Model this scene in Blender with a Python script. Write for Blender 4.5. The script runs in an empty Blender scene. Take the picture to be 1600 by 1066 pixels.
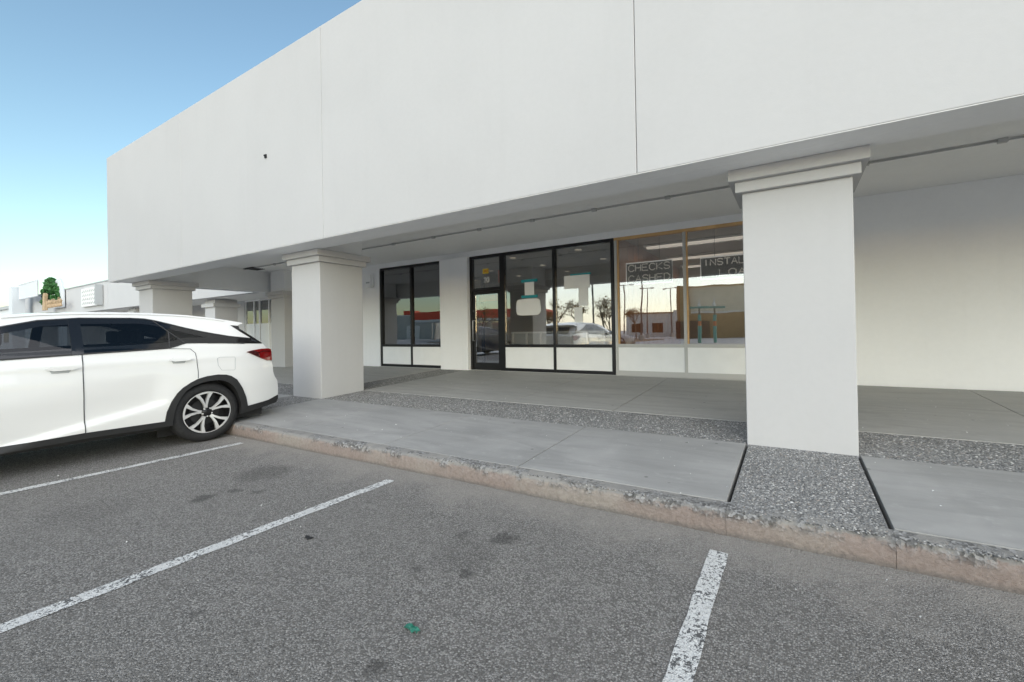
import bpy, bmesh, math, random
import numpy as np
from mathutils import Vector, Matrix

# ------------------------------------------------------------------ camera, sky, sun, exposure
scn = bpy.context.scene
C = scn.collection
cam_d = bpy.data.cameras.new("camera"); cam = bpy.data.objects.new("camera", cam_d); C.objects.link(cam)
scn.camera = cam
F, YAW, PITCH, ROLL, CX, CY = 673.5, .5323, .00673, -.01748, 841.7, 513.1
cam_d.sensor_width = 36; cam_d.sensor_fit = 'HORIZONTAL'; cam_d.lens = F / 1600 * 36
cam_d.shift_x = (800 - CX) / 1600; cam_d.shift_y = (CY - 533) / 1600
cam_d.clip_start = .05; cam_d.clip_end = 2000
fw = Vector((-math.sin(YAW) * math.cos(PITCH), math.cos(YAW) * math.cos(PITCH), math.sin(PITCH)))
rt = Vector((math.cos(YAW), math.sin(YAW), 0)); up = rt.cross(fw)
r2 = rt * math.cos(ROLL) + up * math.sin(ROLL); u2 = -rt * math.sin(ROLL) + up * math.cos(ROLL)
m = Matrix((r2, u2, -fw)).transposed().to_4x4(); m.translation = (0, 0, 1.33)
cam.matrix_world = m

SUN_EL, SUN_AZ = 20, 147        # broad soft sun put in front as fill for the shop fronts, no hard shadows
world = bpy.data.worlds.new("World"); scn.world = world; world.use_nodes = True
wn = world.node_tree.nodes; wl = world.node_tree.links
sky = wn.new('ShaderNodeTexSky'); sky.sky_type = 'NISHITA'; sky.sun_disc = False
sky.sun_elevation = math.radians(SUN_EL); sky.sun_rotation = math.radians(SUN_AZ)
sky.air_density = 1.15; sky.dust_density = .6; sky.ozone_density = .9
tint = wn.new('ShaderNodeMix'); tint.data_type = 'RGBA'; tint.blend_type = 'MULTIPLY'; tint.inputs[0].default_value = 1; tint.inputs[7].default_value = (.90, 1.0, .97, 1)
wl.new(sky.outputs[0], tint.inputs[6]); wl.new(tint.outputs[2], wn['Background'].inputs[0]); wn['Background'].inputs[1].default_value = .078
sd = bpy.data.lights.new("sun", 'SUN'); sd.energy = 1.5; sd.angle = math.radians(130); sd.color = (1, .945, .92)
so = bpy.data.objects.new("sun", sd); C.objects.link(so)
sdir = Vector((math.sin(math.radians(SUN_AZ)) * math.cos(math.radians(SUN_EL)), math.cos(math.radians(SUN_AZ)) * math.cos(math.radians(SUN_EL)), math.sin(math.radians(SUN_EL))))
so.rotation_euler = sdir.to_track_quat('Z', 'Y').to_euler(); so.location = (0, -30, 40)
scn.view_settings.view_transform = 'Standard'; scn.view_settings.look = 'None'
scn.view_settings.gamma = 1; scn.view_settings.use_curve_mapping = False
scn.view_settings.exposure = 1.5
random.seed(7); rng = np.random.default_rng(7)

# ------------------------------------------------------------------ materials
MT = {}
class NT:
    def __init__(s, name):
        s.m = bpy.data.materials.new(name); s.m.use_nodes = True; s.t = s.m.node_tree
        s.b = s.t.nodes['Principled BSDF']; s.out = s.t.nodes['Material Output']; MT[name] = s.m
        s.co = s.t.nodes.new('ShaderNodeTexCoord')
    def n(s, typ, **k):
        o = s.t.nodes.new(typ)
        for a, b in k.items(): setattr(o, a, b)
        return o
    def l(s, a, b): s.t.links.new(a, b)
    def put(s, sock, v):
        if hasattr(v, 'links') or hasattr(v, 'is_linked'): s.l(v, sock)
        else: sock.default_value = v
    def noise(s, scale, detail=4, rough=.55, vec=None, dist=0):
        o = s.n('ShaderNodeTexNoise'); o.inputs['Scale'].default_value = scale; o.inputs['Detail'].default_value = detail
        o.inputs['Roughness'].default_value = rough; o.inputs['Distortion'].default_value = dist
        s.l(vec if vec else s.co.outputs['Object'], o.inputs['Vector']); return o.outputs['Fac']
    def vor(s, scale, feat='F1', out='Distance', vec=None):
        o = s.n('ShaderNodeTexVoronoi', feature=feat); o.inputs['Scale'].default_value = scale
        s.l(vec if vec else s.co.outputs['Object'], o.inputs['Vector']); return o.outputs[out]
    def math(s, op, a, b=None, c=None, clamp=False):
        o = s.n('ShaderNodeMath', operation=op, use_clamp=clamp); s.put(o.inputs[0], a)
        if b is not None: s.put(o.inputs[1], b)
        if c is not None: s.put(o.inputs[2], c)
        return o.outputs[0]
    def rng(s, v, a, b, c=0, d=1):
        o = s.n('ShaderNodeMapRange'); o.interpolation_type = 'SMOOTHSTEP'; s.put(o.inputs[0], v)
        for i, x in enumerate((a, b, c, d)): o.inputs[i + 1].default_value = x
        return o.outputs[0]
    def mix(s, f, a, b, mode='MIX'):
        o = s.n('ShaderNodeMix', data_type='RGBA', blend_type=mode); s.put(o.inputs[0], f)
        for i, x in ((6, a), (7, b)):
            if isinstance(x, (tuple, list)): o.inputs[i].default_value = (*x[:3], 1)
            else: s.l(x, o.inputs[i])
        return o.outputs[2]
    def ramp(s, f, pts):
        o = s.n('ShaderNodeValToRGB'); s.put(o.inputs[0], f); e = o.color_ramp.elements
        while len(e) < len(pts): e.new(.5)
        for i, (p, c) in enumerate(pts): e[i].position = p; e[i].color = (*(c if isinstance(c, (tuple, list)) else (c, c, c)), 1)
        return o.outputs[0]
    def xyz(s):
        o = s.n('ShaderNodeSeparateXYZ'); s.l(s.co.outputs['Object'], o.inputs[0]); return o.outputs
    def bump(s, h, dist=.01, strength=1, prev=None):
        o = s.n('ShaderNodeBump'); s.l(h, o.inputs['Height']); o.inputs['Distance'].default_value = dist; o.inputs['Strength'].default_value = strength
        if prev: s.l(prev, o.inputs['Normal'])
        return o.outputs[0]
    def col(s, c):
        if isinstance(c, (tuple, list)): s.b.inputs['Base Color'].default_value = (*c[:3], 1)
        else: s.l(c, s.b.inputs['Base Color'])
    def set(s, **k):
        for a, v in k.items(): s.put(s.b.inputs[a.replace('_', ' ')], v)
def simple(name, col, rough=.5, metal=0, var=0, vs=6, bump=0, bs=60, coat=0, spec=.5):
    t = NT(name)
    if var:
        n = t.noise(vs, 5); c = t.mix(t.rng(n, .3, .7), [x * (1 - var) for x in col], [min(1, x * (1 + var)) for x in col]); t.col(c)
    else: t.col(col)
    t.set(Roughness=rough, Metallic=metal, Coat_Weight=coat, Specular_IOR_Level=spec)
    if bump: t.l(t.bump(t.noise(bs, 3), bump, 1), t.b.inputs['Normal'])
    return t.m
# painted stucco: fine trowel grain, faint mottling and a few weather streaks
def stucco(name, col, streak=.05):
    t = NT(name); big = t.noise(.55, 4); fine = t.noise(150, 3, .6); mid = t.noise(16, 4)
    mp = t.n('ShaderNodeMapping'); mp.inputs['Scale'].default_value = (3.2, 3.2, .22); t.l(t.co.outputs['Object'], mp.inputs[0])
    st = t.noise(1.3, 5, .6, mp.outputs[0])
    v = t.math('ADD', t.rng(big, .3, .7, -.022, .022), t.rng(st, .52, .78, 0, -streak)); v = t.math('ADD', v, t.rng(mid, .3, .7, -.008, .008))
    cc = t.n('ShaderNodeMix', data_type='RGBA', blend_type='MULTIPLY'); cc.inputs[0].default_value = 1; cc.inputs[6].default_value = (*col, 1)
    g = t.n('ShaderNodeCombineXYZ'); k = t.math('ADD', v, 1.0)
    for i in range(3): t.l(k, g.inputs[i])
    t.l(g.outputs[0], cc.inputs[7]); t.col(cc.outputs[2]); t.set(Roughness=.82, Specular_IOR_Level=.25)
    t.l(t.bump(t.math('ADD', t.math('MULTIPLY', fine, .5), t.math('MULTIPLY', mid, 1.0)), .0022, .6), t.b.inputs['Normal'])
stucco('stucco', (.50, .495, .495), .02); stucco('wall_lifted', (.87, .87, .875), .02); stucco('soffit_lifted', (.86, .857, .85), .015); stucco('neighbour_stucco', (.56, .56, .565), .03)  # recess wall and soffit colours lifted above the fascia to offset canopy shade
def asphalt():
    t = NT('asphalt'); x, y, z = t.xyz()
    cells = t.vor(112, 'F1', 'Color'); cs = t.n('ShaderNodeSeparateColor'); t.l(cells, cs.inputs[0])
    d = t.vor(112, 'F1', 'Distance'); fine = t.noise(420, 2, .7); big = t.noise(.8, 6, .62); mid = t.noise(7, 5, .6)
    stone = t.ramp(cs.outputs[0], [(0, .08), (.25, .22), (.55, .36), (.85, .48), (1, .62)])
    base = t.mix(t.rng(d, .42, .72), stone, (.10, .099, .096))
    base = t.mix(t.rng(fine, .45, .68, 0, .5), base, (.56, .555, .545))
    base = t.mix(t.rng(big, .36, .66, .0, .22), base, (.23, .228, .223))
    base = t.mix(t.rng(mid, .5, .78, 0, .25), base, (.47, .467, .457))
    # dust washed against the kerb
    e = t.math('ADD', y, t.math('MULTIPLY', t.math('SUBTRACT', t.noise(2.3, 6, .65), .5), 1.5))
    e = t.math('SUBTRACT', e, t.math('MULTIPLY', x, .015))
    base = t.mix(t.math('MULTIPLY', t.rng(e, 2.35, 3.0), .62), base, (.42, .405, .385))
    # oil drips
    wob = t.math('MULTIPLY', t.math('SUBTRACT', t.noise(11, 5, .65), .5), .22); acc = None
    for sx, sy, r, k in ((-1.62, 2.27, .075, 1), (-1.91, 2.17, .05, .6), (-1.85, 1.76, .045, .7), (-1.58, 1.83, .04, .9), (-4.21, 1.65, .085, .9), (-4.45, 2.25, .24, .62), (-3.96, 1.96, .045, .8), (-4.16, 1.87, .05, .8), (-1.47, 1.15, .05, .75), (-1.72, 1.98, .2, .3), (-.6, 1.3, .05, .4), (-2.5, .95, .03, .6), (-4.7, 1.1, .3, .25)):
        dx = t.math('SUBTRACT', x, sx); dy = t.math('SUBTRACT', y, sy)
        q = t.math('ADD', t.math('SQRT', t.math('ADD', t.math('MULTIPLY', dx, dx), t.math('MULTIPLY', dy, dy))), wob)
        q = t.math('MULTIPLY', t.rng(q, r * .55, r * 1.35, 1, 0), k); acc = q if acc is None else t.math('MAXIMUM', acc, q)
    base = t.mix(t.math('MULTIPLY', acc, .55), base, (.025, .025, .026)); t.col(t.mix(1, base, (1.04, 1.0, .955), 'MULTIPLY'))
    # hairline cracks
    t.set(Roughness=.88, Specular_IOR_Level=.3)
    h = t.math('ADD', t.rng(d, .05, .6, 1, 0), t.math('MULTIPLY', fine, .6)); h = t.math('ADD', h, t.math('MULTIPLY', mid, .8))
    t.l(t.bump(h, .012, 1), t.b.inputs['Normal'])
asphalt()
def concrete(name, a, b, warm=0):
    t = NT(name); big = t.noise(1.1, 7, .62, None, .6); mid = t.noise(9, 6, .65); fine = t.noise(260, 3, .7)
    mp = t.n('ShaderNodeMapping'); mp.inputs['Scale'].default_value = (.5, 2.4, 1); t.l(t.co.outputs['Object'], mp.inputs[0])
    sw = t.noise(1.6, 6, .65, mp.outputs[0], 1.2)
    c = t.mix(t.rng(big, .3, .7), a, b); c = t.mix(t.rng(sw, .35, .72, 0, .5), c, [x * .72 for x in a])
    c = t.mix(t.rng(mid, .55, .8, 0, .45), c, [min(1, x * 1.28) for x in b]); c = t.mix(t.rng(fine, .6, .8, 0, .35), c, (.34, .34, .33))
    spots = t.vor(3.1, 'F1', 'Distance'); c = t.mix(t.rng(t.math('ADD', spots, t.math('MULTIPLY', fine, .03)), .045, .075, .55, 0), c, (.06, .06, .06))
    t.col(t.mix(1, c, (.94, .93, .905), 'MULTIPLY')); t.set(Roughness=t.rng(big, .3, .7, .55, .8), Specular_IOR_Level=.35)
    t.l(t.bump(t.math('ADD', fine, t.math('MULTIPLY', mid, 2)), .0022, .8), t.b.inputs['Normal'])
concrete('concrete', (.315, .316, .314), (.39, .388, .383)); concrete('concrete_inner', (.38, .377, .368), (.45, .445, .43))
def kerbmat():
    t = NT('kerb'); x, y, z = t.xyz(); n1 = t.noise(3.0, 6, .65); n2 = t.noise(38, 5, .7); n3 = t.noise(.8, 3); fine = t.noise(230, 3, .7)
    con = t.mix(t.rng(n1, .3, .7), (.25, .245, .235), (.34, .325, .30)); pink = t.mix(t.rng(n2, .3, .7), (.27, .215, .19), (.345, .29, .262))
    tan = t.mix(t.rng(n2, .3, .7), (.30, .265, .235), (.38, .34, .305)); pink = t.mix(t.rng(n3, .42, .62), pink, tan)
    zz = t.math('ADD', z, t.math('MULTIPLY', t.math('SUBTRACT', n2, .5), .05)); zz = t.math('ADD', zz, t.math('MULTIPLY', t.math('SUBTRACT', n1, .5), .05))
    c = t.mix(t.math('MULTIPLY', t.rng(zz, .128, .152, 1, 0), t.rng(n1, .16, .34)), con, pink)
    agg = t.vor(58, 'F1', 'Color'); cs = t.n('ShaderNodeSeparateColor'); t.l(agg, cs.inputs[0])
    chip = t.math('MULTIPLY', t.rng(t.noise(4.2, 4, .7), .46, .58), t.rng(zz, .085, .13))
    c = t.mix(t.math('MULTIPLY', chip, .75), c, t.ramp(cs.outputs[0], [(0, .05), (.4, .14), (.7, .25), (1, .42)]))
    c = t.mix(t.rng(zz, .0, .045, .65, 0), c, (.14, .135, .13)); t.col(c); t.set(Roughness=.85, Specular_IOR_Level=.25)
    h = t.math('ADD', t.math('MULTIPLY', n2, 2), fine); h = t.math('ADD', h, t.math('MULTIPLY', t.math('MULTIPLY', t.vor(58), chip), 1.5))
    t.l(t.bump(h, .006, 1), t.b.inputs['Normal'])
kerbmat()
def aggregate():
    t = NT('aggregate'); cells = t.vor(62, 'F1', 'Color'); cs = t.n('ShaderNodeSeparateColor'); t.l(cells, cs.inputs[0]); d = t.vor(62)
    c = t.ramp(cs.outputs[0], [(0, .13), (.35, .21), (.7, .28), (.92, .37), (1, .5)]); c = t.mix(t.rng(d, .3, .65), c, (.2, .198, .19))
    c = t.mix(t.rng(t.noise(1.7, 5), .4, .7, 0, .4), c, (.14, .14, .14)); t.col(c); t.set(Roughness=.8)
    t.l(t.bump(t.rng(d, .05, .6, 1, 0), .01, 1), t.b.inputs['Normal'])
    t = NT('pebble'); at = t.n('ShaderNodeVertexColor', layer_name='tone'); t.col(at.outputs[0]); t.set(Roughness=.75)
aggregate()
def paintline():
    t = NT('line_paint'); n1 = t.noise(46, 6, .75); n2 = t.noise(5, 5, .6); cr = t.vor(13, 'DISTANCE_TO_EDGE'); fine = t.vor(105, 'F1')
    c = t.mix(t.rng(n2, .3, .7), (.58, .58, .565), (.72, .72, .70)); v = t.math('ADD', n1, t.math('MULTIPLY', n2, .55)); v = t.math('ADD', v, t.math('MULTIPLY', fine, .22))
    worn = t.math('MAXIMUM', t.rng(v, .90, .97), t.rng(t.math('ADD', cr, t.math('MULTIPLY', n1, .03)), .012, .022, 1, 0))
    c = t.mix(worn, c, (.10, .10, .10)); t.col(c); t.set(Roughness=.8, Specular_IOR_Level=.3)
    t.l(t.bump(t.math('ADD', t.rng(fine, .05, .6, 1, 0), n1), .004, 1), t.b.inputs['Normal'])
paintline()
def glass(name, tint, refl):
    t = NT(name); t.t.nodes.remove(t.b); tr = t.n('ShaderNodeBsdfTransparent'); tr.inputs[0].default_value = (*tint, 1)
    gl = t.n('ShaderNodeBsdfGlossy'); gl.inputs['Roughness'].default_value = 0; gl.inputs['Color'].default_value = (.95, .97, 1, 1)
    lw = t.n('ShaderNodeFresnel'); lw.inputs[0].default_value = 1.5; mx = t.n('ShaderNodeMixShader')
    f = t.math('ADD', lw.outputs[0], refl, None, True); t.l(f, mx.inputs[0]); t.l(tr.outputs[0], mx.inputs[1]); t.l(gl.outputs[0], mx.inputs[2]); t.l(mx.outputs[0], t.out.inputs[0])
    nb = t.noise(.9, 2); t.l(t.bump(nb, .0016, 1), gl.inputs['Normal'])
glass('shop_glass', (.95, .94, .92), .15); glass('clear_glass', (.8, .8, .8), .06)
simple('bronze', (.028, .027, .028), .38, .6); simple('tan_frame', (.66, .41, .18), .5, 0, .12); simple('grey_frame', (.50, .49, .47), .5)
simple('white_panel', (.88, .88, .87), .55, 0, .02, 4); simple('joint', (.02, .02, .02), .9); simple('dark', (.015, .015, .016), .7)
simple('fascia_joint', (.36, .36, .36), .9)
simple('metal', (.45, .45, .46), .35, .9); simple('conduit', (.5, .5, .5), .5, .2); simple('paper', (.82, .82, .80), .7, 0, .02)
simple('tape', (.02, .30, .33), .5); simple('white_smear', (.80, .79, .77), .8); simple('yellow', (.75, .52, .04), .5); simple('red', (.55, .04, .02), .5); simple('orange', (.62, .14, .03), .6)
def carpaint(name, col):
    t = NT(name); t.col(col); t.set(Roughness=.28, Coat_Weight=1.0, Coat_Roughness=.03, Specular_IOR_Level=.5)
carpaint('white_paint', (.80, .80, .79)); simple('navy_paint', (.012, .018, .032), .35, spec=.3); simple('grey_paint', (.03, .034, .04), .35, spec=.3)
glass('privacy_glass', (.27, .285, .30), .0); simple('dark_glass', (.01, .011, .013), .05)
simple('gloss_black', (.008, .008, .009), .08, 0, coat=.5); simple('cladding', (.018, .018, .019), .55, bump=.0006, bs=300); simple('rubber', (.016, .016, .017), .72, 0, .25, 30)
simple('alloy', (.78, .78, .78), .32, .55); simple('alloy_dark', (.02, .02, .022), .3, .5); simple('seam', (.04, .04, .042), .7)
t = NT('tail_lens'); t.col((.20, .004, .005)); t.set(Roughness=.05, Coat_Weight=1.0)
simple('tail_dark', (.05, .004, .005), .1, coat=1)
simple('room_wall', (.46, .40, .32), .8, 0, .08, 2); simple('room_ceiling', (.55, .52, .47), .85, 0, .05, 3); simple('room_floor', (.22, .21, .20), .5, 0, .1)
def wood():
    t = NT('wood'); x, y, z = t.xyz(); mp = t.n('ShaderNodeMapping'); mp.inputs['Scale'].default_value = (8, 8, .8); t.l(t.co.outputs['Object'], mp.inputs[0])
    c = t.mix(t.rng(t.noise(3, 6, .6, mp.outputs[0], .5), .3, .7), (.38, .15, .07), (.54, .25, .12)); t.col(c); t.set(Roughness=.45)
wood()
t = NT('tube_glow'); t.col((.85, .83, .78)); t.set(Emission_Color=(1, .95, .86, 1), Emission_Strength=.04)  # faint glow added so the sign letters stand out
t = NT('border_glow'); t.col((.85, .85, .83)); t.set(Emission_Color=(1, 1, .97, 1), Emission_Strength=.10); simple('lamp_white', (.75, .75, .74), .4)  # sign border gets an added faint glow as well
def lit(name, col, e):
    t = NT(name); t.col(col); t.set(Emission_Color=(*col, 1), Emission_Strength=e)
lit('lit_tube', (.9, .84, .75), .18); lit('lit_spot', (1, .88, .7), .08)
simple('tan_wall', (.80, .70, .54), .85, 0, .05, 1); simple('brown_wall', (.46, .28, .12), .85, 0, .08, 1); simple('far_white', (.82, .79, .74), .8, 0, .04, 1); simple('far_grey', (.52, .50, .46), .8, 0, .05, 1)
simple('canopy_red', (.75, .09, .04), .5); simple('bark', (.16, .115, .075), .9, 0, .25, 12, .01, 30); simple('dry_leaf', (.30, .17, .05), .8, 0, .3, 20); simple('green_leaf', (.035, .13, .03), .7, 0, .4, 14); simple('sign_tan', (.50, .36, .22), .6, 0, .1)
simple('pole_metal', (.11, .10, .095), .5, .5); simple('teal', (.01, .34, .30), .45); simple('blue', (.02, .06, .12), .6); simple('sign_grey', (.42, .44, .45), .6); simple('gravel', (.30, .24, .17), .95, 0, .25, 3, .02, 25)
simple('bounce_pale', (.56, .55, .54), .9, 0, .12, 1.2, .004, 40); simple('litter_green', (.02, .16, .11), .35); simple('far_pale', (.68, .71, .74), .8)

# ------------------------------------------------------------------ mesh helpers
class MB:
    def __init__(s): s.v = []; s.f = []; s.mi = []
    def add(s, vs, fs, mi=0):
        o = len(s.v); s.v += [tuple(v) for v in vs]; s.f += [tuple(i + o for i in f) for f in fs]; s.mi += [mi] * len(fs); return s
    def box(s, x0, x1, y0, y1, z0, z1, mi=0):
        return s.add([(x0, y0, z0), (x1, y0, z0), (x1, y1, z0), (x0, y1, z0), (x0, y0, z1), (x1, y0, z1), (x1, y1, z1), (x0, y1, z1)],
                     [(3, 2, 1, 0), (4, 5, 6, 7), (0, 1, 5, 4), (1, 2, 6, 5), (2, 3, 7, 6), (3, 0, 4, 7)], mi)
    def tube(s, pts, r, n=8, mi=0, cap=True):
        pts = [Vector(p) for p in pts]; rs = r if isinstance(r, (list, tuple)) else [r] * len(pts); vs = []; fs = []
        for i, p in enumerate(pts):
            d = (pts[min(i + 1, len(pts) - 1)] - pts[max(i - 1, 0)]).normalized()
            a = d.cross(Vector((0, 0, 1)) if abs(d.z) < .9 else Vector((0, 1, 0))).normalized(); b = d.cross(a)
            for k in range(n): vs.append(p + (a * math.cos(2 * math.pi * k / n) + b * math.sin(2 * math.pi * k / n)) * rs[i])
        for i in range(len(pts) - 1):
            for k in range(n): fs.append((i * n + k, i * n + (k + 1) % n, (i + 1) * n + (k + 1) % n, (i + 1) * n + k))
        if cap: fs.append(tuple(range(n))[::-1]); fs.append(tuple(range((len(pts) - 1) * n, len(pts) * n)))
        return s.add(vs, fs, mi)
    def lathe(s, prof, c, axis='x', n=40, mi=0):       # prof: (offset along axis, radius)
        vs = []; fs = []
        for a, r in prof:
            for k in range(n):
                q = 2 * math.pi * k / n; u, w = r * math.cos(q), r * math.sin(q)
                vs.append((c[0] + a, c[1] + u, c[2] + w) if axis == 'x' else (c[0] + u, c[1] + w, c[2] + a))
        for i in range(len(prof) - 1):
            for k in range(n): fs.append((i * n + k, i * n + (k + 1) % n, (i + 1) * n + (k + 1) % n, (i + 1) * n + k))
        return s.add(vs, fs, mi)
    def prism(s, poly, a, b, plane='xz', mi=0):        # polygon extruded along the remaining axis from a to b
        n = len(poly); f3 = {'xz': lambda p, t: (p[0], t, p[1]), 'yz': lambda p, t: (t, p[0], p[1]), 'xy': lambda p, t: (p[0], p[1], t)}[plane]
        return s.add([f3(p, a) for p in poly] + [f3(p, b) for p in poly], [tuple(range(n)), tuple(range(n, 2 * n))[::-1]] + [(i, i + n, (i + 1) % n + n, (i + 1) % n) for i in range(n)], mi)
    def build(s, name, mat, parent=None, smooth=None, bevel=0, loc=None):
        me = bpy.data.meshes.new(name); me.from_pydata(s.v, [], s.f)
        for mm in (mat if isinstance(mat, (list, tuple)) else [mat]): me.materials.append(MT[mm])
        if any(s.mi): me.polygons.foreach_set('material_index', s.mi)
        bm = bmesh.new(); bm.from_mesh(me); bmesh.ops.recalc_face_normals(bm, faces=bm.faces); bm.to_mesh(me); bm.free()
        if smooth is not None: me.polygons.foreach_set('use_smooth', [True] * len(me.polygons)); me.set_sharp_from_angle(angle=math.radians(smooth))
        o = bpy.data.objects.new(name, me); C.objects.link(o)
        if parent: o.parent = parent
        if loc: o.location = loc
        if bevel:
            b = o.modifiers.new('bevel', 'BEVEL'); b.width = bevel; b.segments = 2; b.limit_method = 'ANGLE'; b.angle_limit = math.radians(40)
        return o
def tag(o, label=None, cat=None, group=None, kind=None):
    for k, v in (('label', label), ('category', cat), ('group', group), ('kind', kind)):
        if v: o[k] = v
    return o
def thing(name, label, cat, group=None, loc=(0, 0, 0)):
    o = bpy.data.objects.new(name, None); C.objects.link(o); o.location = loc; o.empty_display_size = .2
    return tag(o, label, cat, group)
def bx(name, mat, parent, *b, bevel=0, loc=None): return MB().box(*b).build(name, mat, parent, None, bevel, loc)
STROKES = {'C': [[(1, .82), (.75, 1), (.3, 1), (0, .75), (0, .25), (.3, 0), (.75, 0), (1, .18)]], 'H': [[(0, 0), (0, 1)], [(1, 0), (1, 1)], [(0, .5), (1, .5)]], 'E': [[(1, 1), (0, 1), (0, 0), (1, 0)], [(0, .5), (.8, .5)]],
    'K': [[(0, 0), (0, 1)], [(1, 1), (0, .45), (1, 0)]], 'S': [[(1, .82), (.75, 1), (.25, 1), (0, .8), (.1, .58), (.9, .42), (1, .2), (.75, 0), (.25, 0), (0, .18)]], 'A': [[(0, 0), (.5, 1), (1, 0)], [(.2, .35), (.8, .35)]],
    'D': [[(0, 0), (0, 1), (.6, 1), (1, .7), (1, .3), (.6, 0), (0, 0)]], 'I': [[(.5, 0), (.5, 1)]], 'N': [[(0, 0), (0, 1), (1, 0), (1, 1)]], 'T': [[(0, 1), (1, 1)], [(.5, 1), (.5, 0)]], 'L': [[(0, 1), (0, 0), (1, 0)]],
    'M': [[(0, 0), (0, 1), (.5, .4), (1, 1), (1, 0)]], 'O': [[(.3, 0), (0, .25), (0, .75), (.3, 1), (.7, 1), (1, .75), (1, .25), (.7, 0), (.3, 0)]],
    '2': [[(0, .8), (.3, 1), (.75, 1), (1, .75), (.8, .5), (0, 0), (1, 0)]], '0': [[(.3, 0), (0, .3), (0, .7), (.3, 1), (.7, 1), (1, .7), (1, .3), (.7, 0), (.3, 0)]]}
def strokes(mb, text, x0, z0, w, h, y, r, gap=.3, n=6):
    cw = w / (len(text) + gap * (len(text) - 1))
    for i, ch in enumerate(text):
        for st in STROKES.get(ch, []): mb.tube([(x0 + i * cw * (1 + gap) + p[0] * cw, y, z0 + p[1] * h) for p in st], r, n)

# ------------------------------------------------------------------ the setting: asphalt, kerb, pavement
def zf(y): return .17 + .0422 * (y - 2.95)
def yk(x): return 2.985 + .015 * max(-8, min(4, x))
mb = MB(); g = 14
gx = [-600, -120, -40, -20, -10, 0, 10, 25, 80, 600]; gy = [-600, -150, -60, -20, -5, 4, 30, 120, 600]
mb.add([(x, y, 0) for y in gy for x in gx], [(j * 10 + i, j * 10 + i + 1, j * 10 + 11 + i, j * 10 + 10 + i) for j in range(8) for i in range(9)])
ground = tag(mb.build('asphalt', 'asphalt'), 'worn grey asphalt of the car park', kind='structure')
for x, y0, y1 in ((-5.93, -2.6, 2.745), (-3.165, -2.6, 2.685), (-.40, -2.6, 2.745), (-8.7, -2.6, 2.7), (-11.46, -2.6, 2.7), (2.37, -2.6, 2.7), (5.1, -2.6, 2.7)):
    w = .05; k = 40; mb = MB(); L = []; R = []
    for i in range(k + 1):
        y = y0 + (y1 - y0) * i / k; L.append((x - w + random.uniform(-.006, .006), y, .004)); R.append((x + w + random.uniform(-.006, .006), y, .004))
    mb.add(L + R, [(i, i + k + 1, i + k + 2, i + 1) for i in range(k)]); mb.build('painted_line', 'line_paint', ground)
lot = tag(MB().add([(-600, -600, .003), (600, -600, .003), (600, -3.2, .003), (-600, -3.2, .003)], [(0, 1, 2, 3)]).build('bounce_sheet', 'bounce_pale'), 'pale ground sheet added behind the viewer to bounce light under the canopy', kind='structure')  # added sheet, pale so that it bounces light into the recess
COLX = [(-15.0, -14.13), (-7.872, -7.02), (-.39, .463), (7.1, 7.95)]
BAYS = [(-14.13, -7.872), (-7.02, -.39), (.463, 7.1)]
YB0, YB1, YW = 4.5, 5.36, 8.4
base = MB()
base.add([(-17, 3.05, .10), (11, 3.05, .10), (11, YW + .3, zf(YW + .3) - .05), (-17, YW + .3, zf(YW + .3) - .05)], [(0, 1, 2, 3)])
pave = tag(base.build('pavement', 'joint'), 'raised concrete walkway in front of the shops', kind='structure')
def slab(name, mat, x0, x1, y0, y1, bevel=.0025, drop=0, parent=pave):
    f0 = (lambda x: yk(x) + .1285) if y0 is None else (lambda x: y0)
    v = []
    for x, f in ((x0, f0), (x1, f0)): v.append((x, f(x), zf(f(x)) - drop))
    v += [(x1, y1, zf(y1) - drop), (x0, y1, zf(y1) - drop)]
    v += [(a, b, c - .07) for a, b, c in v]
    return MB().add(v, [(0, 1, 2, 3), (7, 6, 5, 4), (0, 4, 5, 1), (1, 5, 6, 2), (2, 6, 7, 3), (3, 7, 4, 0)]).build(name, mat, parent, None, bevel)
gp = .0055
for b0, b1 in BAYS:
    xs = [b0 + (b1 - b0) * i / 4 for i in range(5)]
    for i in range(4):
        e0 = .012 if i == 0 else gp; e1 = .012 if i == 3 else gp
        slab('slab', 'concrete', xs[i] + e0, xs[i + 1] - e1, None, YB0 - .004)
        slab('slab', 'concrete_inner', xs[i] + gp, xs[i + 1] - gp, YB1 + .004, YW - .06)
    slab('aggregate_band', 'aggregate', b0 + .002, b1 - .002, YB0, YB1, .003, .006)
slab('slab', 'concrete', -16.9, -15.02, None, YB0 - .004); slab('slab', 'concrete_inner', -16.9, -15.02, YB0, YW - .06)
for c0, c1 in COLX:
    slab('aggregate_band', 'aggregate', c0 + .012, c1 - .012, None, YB0, .003, .006)
    slab('aggregate_band', 'aggregate', c0 + .002, c1 - .002, YB0 + .002, YW - .06, .003, .006)
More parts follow.
